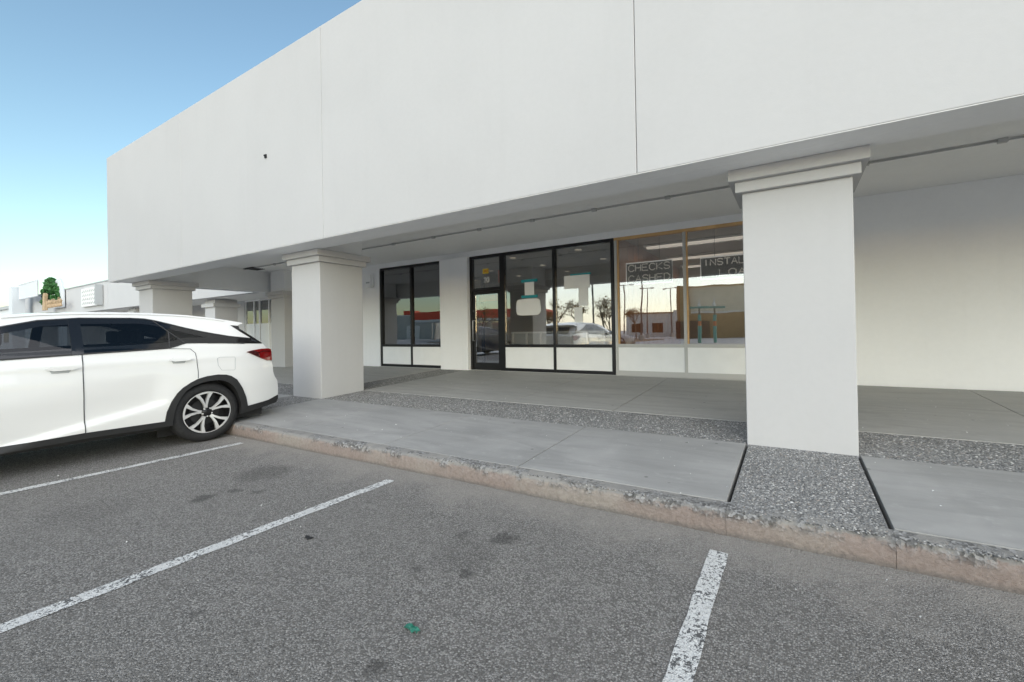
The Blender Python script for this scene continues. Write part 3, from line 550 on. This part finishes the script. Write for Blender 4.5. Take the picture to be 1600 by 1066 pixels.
def make_wheel(parent, y, s):
    X = s * .925; z = .372; r = .372; w = bpy.data.objects.new('wheel', None); C.objects.link(w); w.parent = parent; w.location = (X, y, z)
    mb = MB(); pr = [(-.20, .262), (-.21, .30), (-.205, .345), (-.185, .365), (-.16, r), (-.06, r), (-.035, .366), (-.012, .348), (.0, .31), (-.004, .272), (-.012, .262), (-.05, .255)]
    mb.lathe([(s * a, b) for a, b in pr], (0, 0, 0), 'x', 64); mb.build('tyre', 'rubber', w, 40)
    mb = MB(); pr = [(-.012, .2615), (-.006, .262), (-.006, .250), (-.03, .243), (-.12, .236), (-.12, .02)]; mb.lathe([(s * a, b) for a, b in pr], (0, 0, 0), 'x', 64); mb.build('rim', 'alloy_dark', w, 40)
    mb = MB(); mb.lathe([(s * -.0, .2605), (s * .0005, .2515)], (0, 0, 0), 'x', 64)
    bl = []
    for k in range(5):
        a0 = math.radians(90 + 72 * k + 8)
        for q in (-1, 1):
            P = []
            for (rad, an, wd, dx) in ((.045, q * 5, .012, -.026), (.10, q * 7, .011, -.016), (.17, q * 11, .014, -.008), (.235, q * 16.5, .020, -.004), (.252, q * 17.5, .024, -.005)):
                A = a0 + math.radians(an); P.append((Vector((0, math.cos(A) * rad, math.sin(A) * rad)), Vector((0, -math.sin(A), math.cos(A))) * wd, dx))
            v = []; f = []
            for c, t, dx in P:
                for kk, d in ((1, 0), (-1, 0), (-1.0, -.03), (1.0, -.03)): p = c + t * kk; v.append((s * (dx + d), p.y, p.z))
            for i in range(len(P) - 1):
                for kk in range(4): f.append((i * 4 + kk, i * 4 + (kk + 1) % 4, i * 4 + 4 + (kk + 1) % 4, i * 4 + 4 + kk))
            f += [(0, 1, 2, 3)]; bl.append((v, f))
        v = []; f = []
        for j in range(9):
            A = a0 + math.radians(-18 + 4.5 * j)
            for rad in (.238, .2525): v.append((s * -.002, math.cos(A) * rad, math.sin(A) * rad))
        f = [(2 * j, 2 * j + 1, 2 * j + 3, 2 * j + 2) for j in range(8)]; bl.append((v, f))
    for v, f in bl: o = MB().add(v, f).build('spoke', 'alloy', w, 30)
    mb.build('rim_edge', 'alloy', w, 40)
    mb = MB(); mb.lathe([(s * -.03, .058), (s * -.012, .055), (s * -.004, .045), (s * -.002, .001)], (0, 0, 0), 'x', 24); mb.build('hub', 'alloy_dark', w, 40)
    for k in range(5):
        A = math.radians(54 + 72 * k); mb = MB(); mb.lathe([(s * -.03, .01), (s * -.004, .009), (s * -.002, .001)], (0, math.cos(A) * .052, math.sin(A) * .052), 'x', 8); mb.build('wheel_nut', 'alloy', w, 30)
    mb = MB(); mb.lathe([(s * -.09, .001), (s * -.09, .165)], (0, 0, 0), 'x', 40); mb.build('brake_disc', 'cladding', w, 40)
def make_car(label, paint, loc, rot, group=None):
    o = thing('parked_car', label, 'car', group, loc); o.rotation_euler = (0, 0, rot); both = (1, -1)
    mb = MB(); patch(mb, dens(BODY, .06), 0, .03, both, hole=WTOP + WBOT)
    path = dens(REAR[1:] + TAIL + ROOF, .05, False); K = 14; v = []; f = []
    for i, (y, z) in enumerate(path):
        a = path[max(0, i - 1)]; b = path[min(len(path) - 1, i + 1)]; d = math.dist(a, b) or 1; ny, nz = (b[1] - a[1]) / d, -(b[0] - a[0]) / d
        bl = .02 if z > 1.2 else .07; w = hw(y, z)
        for k in range(K + 1):
            s = -1 + 2 * k / K; q = bl * (1 - s * s); v.append((w * s, y + ny * q, z + nz * q))
    for i in range(len(path) - 1):
        for k in range(K): f.append((i * (K + 1) + k, i * (K + 1) + k + 1, (i + 1) * (K + 1) + k + 1, (i + 1) * (K + 1) + k))
    mb.add(v, f); body = mb.build('body', paint, o, 42)
    mb = MB(); mb.box(-.80, .80, -1.2, 3.3, .22, .40); mb.box(-.72, .72, -.9, .1, .40, 1.0); mb.box(-.72, .72, 2.0, 3.0, .40, 1.05); mb.box(-.80, .80, .1, 2.0, .40, .52); mb.build('underbody', 'dark', o)
    for wy, AR in ((2.6, ARI), (-.2, [(2.4 - y, z) for y, z in ARI[::-1]])):
        for s in both:
            v = []; f = []
            for i, (y, z) in enumerate(AR): v += [(s * (hw(y, z) + .004), y, z), (s * .60, y, z)]
            f = [(2 * i, 2 * i + 1, 2 * i + 3, 2 * i + 2) for i in range(len(AR) - 1)]; mb = MB().add(v, f); mb.add([(s * .62, wy - .42, .1), (s * .62, wy + .42, .1), (s * .62, wy + .42, .82), (s * .62, wy - .42, .82)], [(0, 1, 2, 3)]); mb.build('wheel_well', 'dark', o, 40)
    for s in both:
        for A, B in ((ARO, ARI), (None, None)):
            P = ARO + ARI[::-1] if A else [(2.4 - y, z) for y, z in ARO] + [(2.4 - y, z) for y, z in ARI[::-1]]
            mb = MB(); patch(mb, dens(P, .03), .014, .05, (s,), .03); mb.build('arch_cladding', 'cladding', o, 35)
        mb = MB(); patch(mb, dens([(2.225, .335), (1.487, .342), (.918, .325), (.25, .32), (.17, .30), (.22, .26), (.918, .262), (1.488, .28), (2.23, .272)], .06), .012, .06, (s,), .05); mb.build('sill_cladding', 'cladding', o, 35)
        mb = MB(); patch(mb, dens([(2.965, .37), (3.356, .412), (3.525, .462), (3.53, .41), (3.50, .355), (3.242, .322), (2.963, .285)], .05), .008, .05, (s,), .05); mb.build('bumper_trim', 'cladding', o, 35)
        win = WTOP + WBOT; gl = 'privacy_glass'
        for lo, hi in ((.2, 1.455), (1.4551, 2.244), (2.2441, 3.31)):
            P = dens(seg(win, lo, hi), .06); mb = MB(); patch(mb, P, .005, .06, (s,), .012); w = mb.build('side_window', gl, o, 35)
            if lo > 2: mb = MB(); patch(mb, dens([(2.62, 1.248), (2.95, 1.30), (3.19, 1.262), (3.305, 1.225), (3.25, 1.226), (2.9, 1.24)][::1], .05), .0075, .05, (s,), .004); mb.build('pillar_trim', 'gloss_black', w, 35)
        mb = MB(); patch(mb, dens([(1.40, 1.166), (1.489, 1.169), (1.505, 1.556), (1.415, 1.55)], .06), .009, .06, (s,), .012); mb.build('door_pillar', 'gloss_black', o, 35)
        mb = MB(); strip(mb, [(2.113, 1.551), (2.25, 1.40), (2.385, 1.262)], .010, .008, s); strip(mb, [(2.246, 1.398), (2.222, 1.206)], .012, .008, s); mb.build('window_seal', 'seam', o, 35)
        wl_ = dens(WTOP + WBOT, .05); fr = inset(wl_, .032); fr = fr + fr[:1]; mb = MB(); strip(mb, fr, .066, .0062, s, .003); mb.build('window_border', 'gloss_black', o, 35)
        mb = MB(); strip(mb, WTOP[1:], .012, .008, s); strip(mb, WBOT, .014, .008, s); mb.build('window_trim', 'cladding', o, 35)
        mb = MB(); patch(mb, dens([(2.945, 1.486), (3.05, 1.478), (3.045, 1.432), (3.18, 1.335), (3.316, 1.228), (3.29, 1.226), (3.173, 1.298), (3.05, 1.392)], .05), .006, .05, (s,), .02); mb.build('rear_quarter_trim', 'gloss_black', o, 35)
        LP = [(3.064, 1.116), (3.162, 1.136), (3.274, 1.15), (3.40, 1.15), (3.437, 1.135), (3.436, 1.0), (3.428, .972), (3.341, .981), (3.203, 1.043)]
        mb = MB(); patch(mb, dens(LP, .04), .012, .04, (s,), .03); lamp = mb.build('tail_lamp', 'tail_lens', o, 40)
        mb = MB(); patch(mb, dens([(3.064, 1.116), (3.15, 1.133), (3.22, 1.11), (3.25, 1.03), (3.203, 1.043)], .04), .0145, .04, (s,), .004); mb.build('lamp_housing', 'tail_dark', lamp, 40)
        mb = MB(); strip(mb, [(3.20, 1.09), (3.30, 1.115), (3.425, 1.11)], .012, .016, s); mb.build('lamp_strip', 'tail_dark', lamp, 40)
        mb = MB(); strip(mb, [(1.475, 1.165), (1.472, .897), (1.479, .584), (1.487, .335)], .007, .005, s, .01); strip(mb, [(2.222, 1.198), (2.43, 1.185), (2.475, 1.13), (2.484, .91), (2.482, .815)], .005, .005, s, .01); strip(mb, [(.30, 1.13), (.26, .9), (.28, .6), (.30, .33)], .006, .0025, s); mb.build('door_seam', 'seam', o)
        mb = MB(); strip(mb, [(2.702, 1.05), (2.735, 1.064), (2.905, 1.056), (2.912, 1.04), (2.902, .895), (2.89, .884), (2.744, .894), (2.71, .957), (2.702, 1.05)], .004, .0025, s); mb.build('fuel_door', 'sign_grey', o)
        for (y0, y1, z) in ((1.20, 1.45, 1.03), (2.19, 2.43, 1.06)):
            P = [(y0, z), (y0 + .05, z + .022), (y1 - .06, z + .022), (y1, z + .006), (y1 - .05, z - .016), (y0 + .06, z - .02)]
            mb = MB(); patch(mb, dens(P, .03), .032, .05, (s,), .012); h = mb.build('door_handle', paint, o, 40)
            mb = MB(); patch(mb, dens([(y0 + .05, z - .045), (y1 - .08, z - .045), (y1 - .05, z), (y0 + .03, z)], .03), .0035, .05, (s,), .01); mb.build('handle_recess', 'sign_grey' if paint == 'white_paint' else 'dark', h)
        mb = MB(); strip(mb, [(y, z - .012) for y, z in ROOF[1:10]], .02, .012, s, .02); mb.build('roof_rail', 'white_paint' if paint == 'white_paint' else 'metal', o, 40)
        mb = MB(); patch(mb, dens([(-.75, .93), (-1.15, .80), (-1.33, .74), (-1.32, .82), (-1.1, .90)], .05), .01, .05, (s,), .03); mb.build('headlamp', 'lamp_white', o, 40)
        mb = MB(); mb.box(s * .93 if s > 0 else -1.14, 1.14 if s > 0 else -.93, .28, .42, 1.14, 1.27); mb.build('wing_mirror', paint, o, 40, .04)
        for y in (2.59, -.2): make_wheel(o, y, s)
    for (yy, xx) in ((.75, -.38), (.75, .38), (1.85, -.42), (1.85, 0), (1.85, .42)):
        st_ = MB(); st_.box(xx - .22, xx + .22, yy - .5, yy, .55, .72); st_.add([(xx - .21, yy - .02, .72), (xx + .21, yy - .02, .72), (xx + .21, yy + .12, .72), (xx - .21, yy + .12, .72), (xx - .17, yy + .16, 1.24), (xx + .17, yy + .16, 1.24), (xx + .17, yy + .24, 1.24), (xx - .17, yy + .24, 1.24)], [(3, 2, 1, 0), (4, 5, 6, 7), (0, 1, 5, 4), (1, 2, 6, 5), (2, 3, 7, 6), (3, 0, 4, 7)])
        st_.box(xx - .12, xx + .12, yy + .17, yy + .25, 1.27, 1.43); st_.build('seat', 'rubber', o, None, .03)
    # windscreen and rear window
    def across(pts, name, mat, fr):
        v = []; f = []; K = 8
        for y, z in pts:
            for k in range(K + 1): s = (-1 + 2 * k / K) * fr; w = hw(y, z); v.append((w * s, y + (.006 if pts[0][0] > 2 else -.006), z + .02 * (1 - s * s) + .006))
        for i in range(len(pts) - 1):
            for k in range(K): f.append((i * (K + 1) + k, i * (K + 1) + k + 1, (i + 1) * (K + 1) + k + 1, (i + 1) * (K + 1) + k))
        MB().add(v, f).build(name, mat, o, 60)
    across([(-.0, 1.20), (.25, 1.35), (.6, 1.49), (.85, 1.548)], 'windscreen', 'dark_glass', .9)
    mb = MB(); mb.add([(-.62, 3.40, 1.235), (.62, 3.40, 1.235), (.55, 3.13, 1.45), (-.55, 3.13, 1.45)], [(0, 1, 2, 3)]); mb.build('rear_window', 'dark_glass', o)
    return o
make_car('white sport utility vehicle backed up to the kerb at the left', 'white_paint', (-7.37, 0, 0), 0)

# ------------------------------------------------------------------ the neighbouring shops to the left
nb = thing('neighbour_building', 'low white shop row with flat fascia beyond the white car', 'building', None)
NX = [-53, -46, -39, -32, -25, -15.8]
for a, b in zip(NX[:-1], NX[1:]): bx('fascia_panel', 'neighbour_stucco', nb, a + .01, b - .01, 8.3, 8.5, 2.93, 4.47)
bx('fascia_backing', 'neighbour_stucco', nb, -52.9, -15.8, 8.501, 8.6, 2.95, 4.44)
bx('fascia_cap', 'sign_grey', nb, -53, -15.8, 8.26, 8.62, 4.471, 4.53)
bx('canopy_roof', 'soffit_lifted', nb, -53, -13.5, 8.601, 11.2, 3.12, 3.3); bx('roof', 'neighbour_stucco', nb, -53, -13.5, 11.201, 26, 3.12, 4.2)
for x in (-21.9, -30.6, -39.5, -48.5): c = bx('column', 'neighbour_stucco', nb, x, x + .9, 8.75, 9.6, 0, 2.92); bx('capital', 'neighbour_stucco', c, x - .1, x + 1.0, 8.65, 9.7, 2.6, 2.75)
bx('soffit_beam', 'soffit_lifted', nb, -53, -15.8, 8.602, 9.6, 2.94, 3.119)
bx('wall', 'neighbour_stucco', nb, -53, -26.6, 11.2, 11.4, 0, 3.119); bx('wall', 'neighbour_stucco', nb, -24.6, -23.75, 11.2, 11.4, 0, 3.119); bx('wall', 'neighbour_stucco', nb, -20.1, -13.5, 11.2, 11.4, 0, 3.119)
bx('wall', 'neighbour_stucco', nb, -26.6, -24.6, 11.2, 11.4, 2.55, 3.119); w = bx('window', 'shop_glass', nb, -26.6, -24.6, 11.28, 11.29, .9, 2.55); bx('sill', 'neighbour_stucco', w, -26.6, -24.6, 11.2, 11.4, 0, .9)
bx('walkway', 'concrete', nb, -53, -17, 8.2, 14, 0, .3)
sf = bpy.data.objects.new('storefront_window', None); C.objects.link(sf); sf.parent = nb
xs = [-23.75, -22.9, -22.4, -21.55, -21.2, -20.1]
for x in xs: bx('mullion', 'white_panel', sf, x - .04, x + .04, 11.2, 11.32, .3, 3.05)
for a, b in zip(xs[:-1], xs[1:]):
    bx('pane', 'shop_glass', sf, a + .041, b - .041, 11.25, 11.258, .3, 3.05)
    if b < -20.5: bx('frosted_panel', 'lamp_white', sf, a + .042, b - .042, 11.235, 11.245, .6, 1.95)
bx('head', 'white_panel', sf, -23.75, -20.1, 11.2, 11.32, 3.051, 3.118); bx('transom', 'white_panel', sf, -21.15, -20.14, 11.2, 11.32, 2.55, 2.62); bx('transom', 'white_panel', sf, -21.15, -20.14, 11.201, 11.321, 1.70, 1.78)
bx('door_notice', 'paper', sf, -20.75, -20.5, 11.19, 11.2, 1.9, 2.1); bx('door_notice', 'paper', sf, -20.7, -20.4, 11.19, 11.2, 1.25, 1.6); bx('rear_wall', 'room_wall', nb, -53, -13.5, 15, 15.2, 0, 3.119)
# signs on its fascia
tr = thing('tree_sign', 'shop sign with green leafy tree, tan trunk and carved lettering on the fascia', 'sign', None, (-40.6, 8.25, 3.35))
mb = MB()
for i in range(300):
    a = random.uniform(-.35, math.pi + .1); r = random.uniform(.35, 1) ** .5; x = math.cos(a) * 1.75 * r - 1.0; z = .42 + math.sin(a) * 1.55 * r; y = -random.uniform(.02, .4) * (1.2 - r * .6); s = random.uniform(.12, .24)
    if z < .35 and x > -1.3: continue
    v = [Vector((random.uniform(-1, 1), random.uniform(-1, 1), random.uniform(-1, 1))).normalized() * s + Vector((x, y, z)) for _ in range(4)]; mb.add(v, [(0, 1, 2), (0, 2, 3), (0, 3, 1), (1, 2, 3)])
mb.build('tree_crown', 'green_leaf', tr)
MB().prism([(-1.3, -.12), (-.72, -.12), (-.78, .5), (-.66, .92), (-.9, 1.0), (-1.1, .9), (-1.14, .4)], -.52, -.36).build('trunk', 'sign_tan', tr, None, .02)
MB().prism([(.2 + math.cos(a) * 1.0, .75 + math.sin(a) * 1.15) for a in [i * math.pi / 14 for i in range(15)]] + [(-.8, 0), (1.2, 0)], -.12, -.0).build('backing', 'far_pale', tr, None, .02)
mb = MB(); rr2 = random.Random(3)
for i in range(9):
    x = -.35 + i * .34; mb.tube([(x, -.45, 0), (x + .06, -.45, .4 + .18 * rr2.random()), (x + .24, -.45, .34), (x + .1, -.45, .2), (x + .26, -.45, .02)], .05, 6)
mb.build('carved_lettering', 'sign_tan', tr, 60)
ws = thing('panel_sign', 'square white panel sign with pale grey lettering on the low fascia', 'sign', None, (-34.3, 8.28, 3.2))
MB().box(-1.55, 1.45, -.12, 0, 0, 1.05).build('panel', 'white_panel', ws, None, .02); mb = MB()
for j in range(4):
    for i in range(7): mb.tube([(-1.3 + i * .38, -.13, .12 + j * .23), (-1.3 + i * .38 + .22, -.13, .26 + j * .23)], .016, 5)
mb.build('lettering', 'sign_grey', ws); bx('edge', 'sign_grey', ws, 1.46, 1.62, -.3, 0, 0, 1.12)
py = thing('pylon_sign', 'tall pale post with empty square sign frame beyond the low shops', 'sign', None, (-47.6, 7.6, 0))
MB().box(-.5, .5, -.3, .3, 0, 5.1).build('post', 'far_pale', py); mb = MB()
for a, b in (((.7, 0, 4.2), (5.4, 0, 4.2)), ((.7, 0, 5.2), (5.4, 0, 5.2)), ((5.4, 0, 4.2), (5.4, 0, 5.2))): mb.tube([a, b], .05, 6)
mb.build('sign_frame', 'far_pale', py); bx('sign_face', 'far_pale', py, .7, 5.38, -.02, .02, 4.22, 5.18)
fb = thing('far_building', 'pale distant wall at the far left beyond the tall post', 'building', None, (-110, 14, 0)); MB().box(-30, 30, 0, 20, 0, 5.6).build('wall', 'far_pale', fb); MB().box(-30.3, 30.3, -.3, 20.3, 5.6, 6.0).build('roof', 'sign_grey', fb)
for i in range(8): MB().box(-27 + i * 7, -23 + i * 7, -.05, .02, 1, 3.2).build('window', 'dark_glass', fb)

# ------------------------------------------------------------------ across the car park: seen only as reflections in the shop glass
tb = thing('retail_building', 'tan and brown flat-roofed shop across the car park, reflected in tan-framed glass', 'building', None, (-13.9, -45, 0)); tb.rotation_euler = (0, 0, math.radians(-14))
bx('wall', 'tan_wall', tb, 1.7, 28, -3, 0, 3.45, 7.1); bx('base_wall', 'brown_wall', tb, 1.7, 28, -3, .25, 0, 3.449); bx('corner_pier', 'brown_wall', tb, 0, 1.699, -3, .5, 0, 7.3); bx('cornice', 'far_white', tb, 1.7, 28, .0, .35, 3.45, 3.7); bx('parapet_cap', 'brown_wall', tb, 1.7, 28, -.3, .2, 7.101, 7.3)
bx('gate', 'dark', tb, -.3, 4.2, .6, .8, 0, 2.3); bx('side_wing', 'far_grey', tb, 9.5, 28, .251, 3, 0, 3.3)
for x in (9.4, 10.2): MB().tube([(x, 4, 0), (x, 4, 1.2)], .12, 10).build('bollard', 'yellow', tb, 40)
wb = thing('white_store', 'low white store with arched doorway far across the car park', 'building', None, (-27, -62, 0)); wb.rotation_euler = (0, 0, math.radians(-12)); bx('wall', 'far_white', wb, 0, 10, -12, 0, 0, 4.1); bx('porch', 'far_white', wb, 8.4, 10.4, .001, 1.5, 0, 4.6); bx('doorway', 'blue', wb, 8.9, 9.7, 1.501, 1.55, 0, 2.8); bx('roof', 'brown_wall', wb, -.3, 10.2, -12, .3, 4.1, 4.35)
bx('window', 'dark_glass', wb, 1, 3, .001, .05, .8, 2.4); bx('window', 'dark_glass', wb, 4.5, 6.5, .001, .05, .8, 2.4)
gs = thing('fuel_canopy', 'fuel station canopy with red fascia band across the car park', 'canopy', None, (-34, -32, 0)); gs.rotation_euler = (0, 0, math.radians(-8)); bx('red_band', 'canopy_red', gs, -16, 4.4, -8, 0, 3.35, 4.5); bx('white_band', 'far_white', gs, -16.05, 4.45, -8.05, .05, 3.05, 3.349)
for x in (-13, -5, 3): bx('canopy_post', 'far_white', gs, x, x + .5, -4.3, -3.8, 0, 3.049)
bx('kiosk', 'far_grey', gs, -13, -2, -14, -9, 0, 3.0)
lb = thing('grey_warehouse', 'plain grey warehouse far across the car park, reflected in the left window', 'building', None, (-72, -50, 0)); lb.rotation_euler = (0, 0, math.radians(-12)); bx('wall', 'far_grey', lb, -14, 5.5, -16, 0, 0, 5.2); bx('roof_unit', 'canopy_red', lb, -4, -1.4, -6, -3, 5.2, 6.6); bx('loading_door', 'far_white', lb, -9, -5.5, .001, .06, 0, 3); bx('loading_door', 'far_white', lb, -1, 2.5, .001, .06, 0, 3); bx('parapet_cap', 'far_white', lb, -14, 5.5, -.3, .1, 5.201, 5.4)
wc = thing('white_canopy', 'long white flat canopy on posts far across the car park', 'canopy', None, (-48, -44, 0)); bx('roof', 'far_white', wc, -14, 10, -8, 0, 3.9, 5.3)
for x in (-12, -4, 4): bx('post', 'far_grey', wc, x, x + .4, -1, -.6, 0, 3.899)
def pole(x, y, h, label):
    o = thing('lamp_post', label, 'lamp post', 'light poles in the car park', (x, y, 0)); MB().lathe([(0, .35), (.6, .35), (.7, .2)], (0, 0, 0), 'z', 14).build('footing', 'far_grey', o, 40); MB().tube([(0, 0, .6), (0, 0, h)], [.11, .07], 10).build('pole', 'pole_metal', o, 40)
    MB().tube([(-.9, 0, h), (.9, 0, h)], .05, 8).build('arm', 'pole_metal', o); 
    for s in (-1, 1): MB().box(s * 1.0 - .3, s * 1.0 + .3, -.18, .18, h - .08, h + .08).build('lantern', 'pole_metal', o, None, .03)
pole(-15.9, -35, 7.4, 'tall dark lamp post nearest the tan building'); pole(-20.5, -42, 7.6, 'lamp post among the bare trees left of the tall dark one'); pole(-20.2, -52, 8, 'lamp post in front of the low white store'); pole(-17.6, -57, 8.2, 'lamp post between white store and tan building'); pole(-18.5, -26, 7, 'lamp post behind the dark estate car'); 
def teal(x, y, label):
    o = thing('teal_post', label, 'post', 'teal and orange posts in the car park', (x, y, 0)); MB().tube([(0, 0, 0), (0, 0, 1.5)], .16, 12).build('lower_sleeve', 'teal', o, 40); MB().tube([(0, 0, 1.5), (0, 0, 1.95)], .15, 12).build('middle_sleeve', 'orange', o, 40); MB().tube([(0, 0, 1.95), (0, 0, 2.6)], .15, 12).build('upper_sleeve', 'teal', o, 40)
    MB().tube([(0, 0, 2.6), (0, 0, 3.3)], .07, 10).build('stem', 'pole_metal', o, 40); MB().box(-1.25, .9, -.08, .08, 3.2, 3.36).build('cross_arm', 'teal', o); MB().lathe([(0, .12), (.15, .15), (.3, .05), (.75, .02)], (0, 0, 3.36), 'z', 10).build('finial', 'far_white', o, 40)
teal(-7.4, -25, 'teal post with cross arm, the left of the reflected pair'); teal(-6.15, -25.5, 'teal post with cross arm, the right of the reflected pair')
def bare_tree(x, y, h, seed, label):
    R = random.Random(seed); o = thing('bare_tree', label, 'tree', 'trees along the far side of the car park', (x, y, 0)); tr_ = MB(); br = MB(); lf = MB()
    def grow(p, d, L, r, dep, mbx):
        q = p + d * L; mbx.tube([p, (p + q) / 2 + Vector((R.uniform(-.04, .04), R.uniform(-.04, .04), 0)) * L, q], [r, r * .85, r * .68], 5, cap=False)
        if dep == 0:
            for _ in range(9):
                c = q + Vector((R.gauss(0, .28), R.gauss(0, .28), R.gauss(0, .22))); s = R.uniform(.05, .11); a = Vector((R.uniform(-1, 1), R.uniform(-1, 1), R.uniform(-1, 1))).normalized(); b = a.orthogonal(); lf.add([c - a * s, c + b * s * .7, c + a * s, c - b * s * .7], [(0, 1, 2, 3)])
            return
        for _ in range(R.choice((2, 3, 3))):
            e = (d + Vector((R.uniform(-.75, .75), R.uniform(-.75, .75), R.uniform(-.1, .5)))).normalized(); grow(q, e, L * R.uniform(.62, .85), r * .64, dep - 1, br)
    grow(Vector((0, 0, 0)), Vector((0, 0, 1)), h * .3, h * .022, 4, tr_)
    tr_.build('trunk', 'bark', o, 60); cr = br.build('crown', 'bark', o, 60); lf.build('leaves', 'dry_leaf', cr)
tp = [(-29.5, -31, 4.6), (-27.2, -34, 4.4), (-25.2, -30, 5.2), (-23.4, -33, 5.8), (-21.6, -29, 4.6), (-20.3, -35, 4.4), (-19.2, -31, 5.0), (-17.5, -38, 4.4), (-33.5, -26, 4.3), (-23.6, -44, 6), (-28.5, -25, 3.6), (-22.5, -24, 3.4), (-45, -33, 4)]
where = ['furthest left of the reflected row', 'second from the left of the row', 'behind the rounded patch', 'tallest of the row beside the paper strip', 'right of the paper strip', 'short, near the tan frame', 'at the right end of the row', 'left of the tall lamp post', 'in front of the red fuel canopy', 'behind the row', 'low, in front of the row at its left', 'low, in front of the row at its middle', 'beside the far white canopy']
for i, (x, y, h) in enumerate(tp): bare_tree(x, y, h, 20 + i, 'bare tree with few brown leaves, ' + where[i])
bx('planting_strip', 'gravel', None, -40, -14.5, -40, -23, .004, .1); tag(bpy.data.objects['planting_strip'], 'gravel planting strip across the car park', kind='structure')
make_car('dark navy vehicle parked opposite, reflected in the glass door', 'navy_paint', (-15.6, -4.2, 0), math.radians(8), 'dark cars opposite the shops')
make_car('dark grey vehicle parked broadside, reflected in the dark-framed windows', 'grey_paint', (-8.6, -4.6, 0), math.radians(90), 'dark cars opposite the shops')

# ------------------------------------------------------------------ small litter
lt = thing('plastic_scrap', 'crumpled green plastic scrap lying on the asphalt', 'litter', None, (-1.49, 1.37, .006)); mb = MB(); R = random.Random(5)
n = 7; v = [((i / n - .5) * .085 + R.uniform(-.004, .004), (j / 3 - .5) * .03 + R.uniform(-.006, .006), R.uniform(0, .012)) for j in range(4) for i in range(n + 1)]; mb.add(v, [(j * 8 + i, j * 8 + i + 1, j * 8 + i + 9, j * 8 + i + 8) for j in range(3) for i in range(n)]); mb.build('scrap', 'litter_green', lt)
db = thing('tar_scraps', 'little black tar scraps beside the middle painted line', 'litter', None, (-2.76, 1.66, .004))
db.scale = (.6, .6, .6)
for i in range(7): MB().box(R.uniform(-.08, .06), R.uniform(-.05, .09), R.uniform(-.02, .0), R.uniform(.0, .02), 0, R.uniform(.004, .01)).build('scrap', 'dark', db).rotation_euler = (0, 0, R.uniform(-.6, .6))
mb = MB()
for i in range(260):
    x = R.uniform(-7, 3); y = R.uniform(3.1, 8.2) if R.random() < .7 else R.uniform(1, 2.9); s = R.uniform(.003, .009); z = zf(y) if y > 3.05 else 0
    v = [Vector((R.uniform(-1, 1), R.uniform(-1, 1), R.uniform(-.3, 1))).normalized() * s + Vector((x, y, z + .002)) for _ in range(5)]; mb.add(v, [(0, 1, 2), (0, 2, 3), (0, 3, 4), (1, 2, 4), (2, 3, 4), (0, 1, 4)])
tag(mb.build('loose_chips', 'lamp_white'), 'scattered pale stone chips and crumbs on walkway and asphalt', 'debris', kind='stuff')
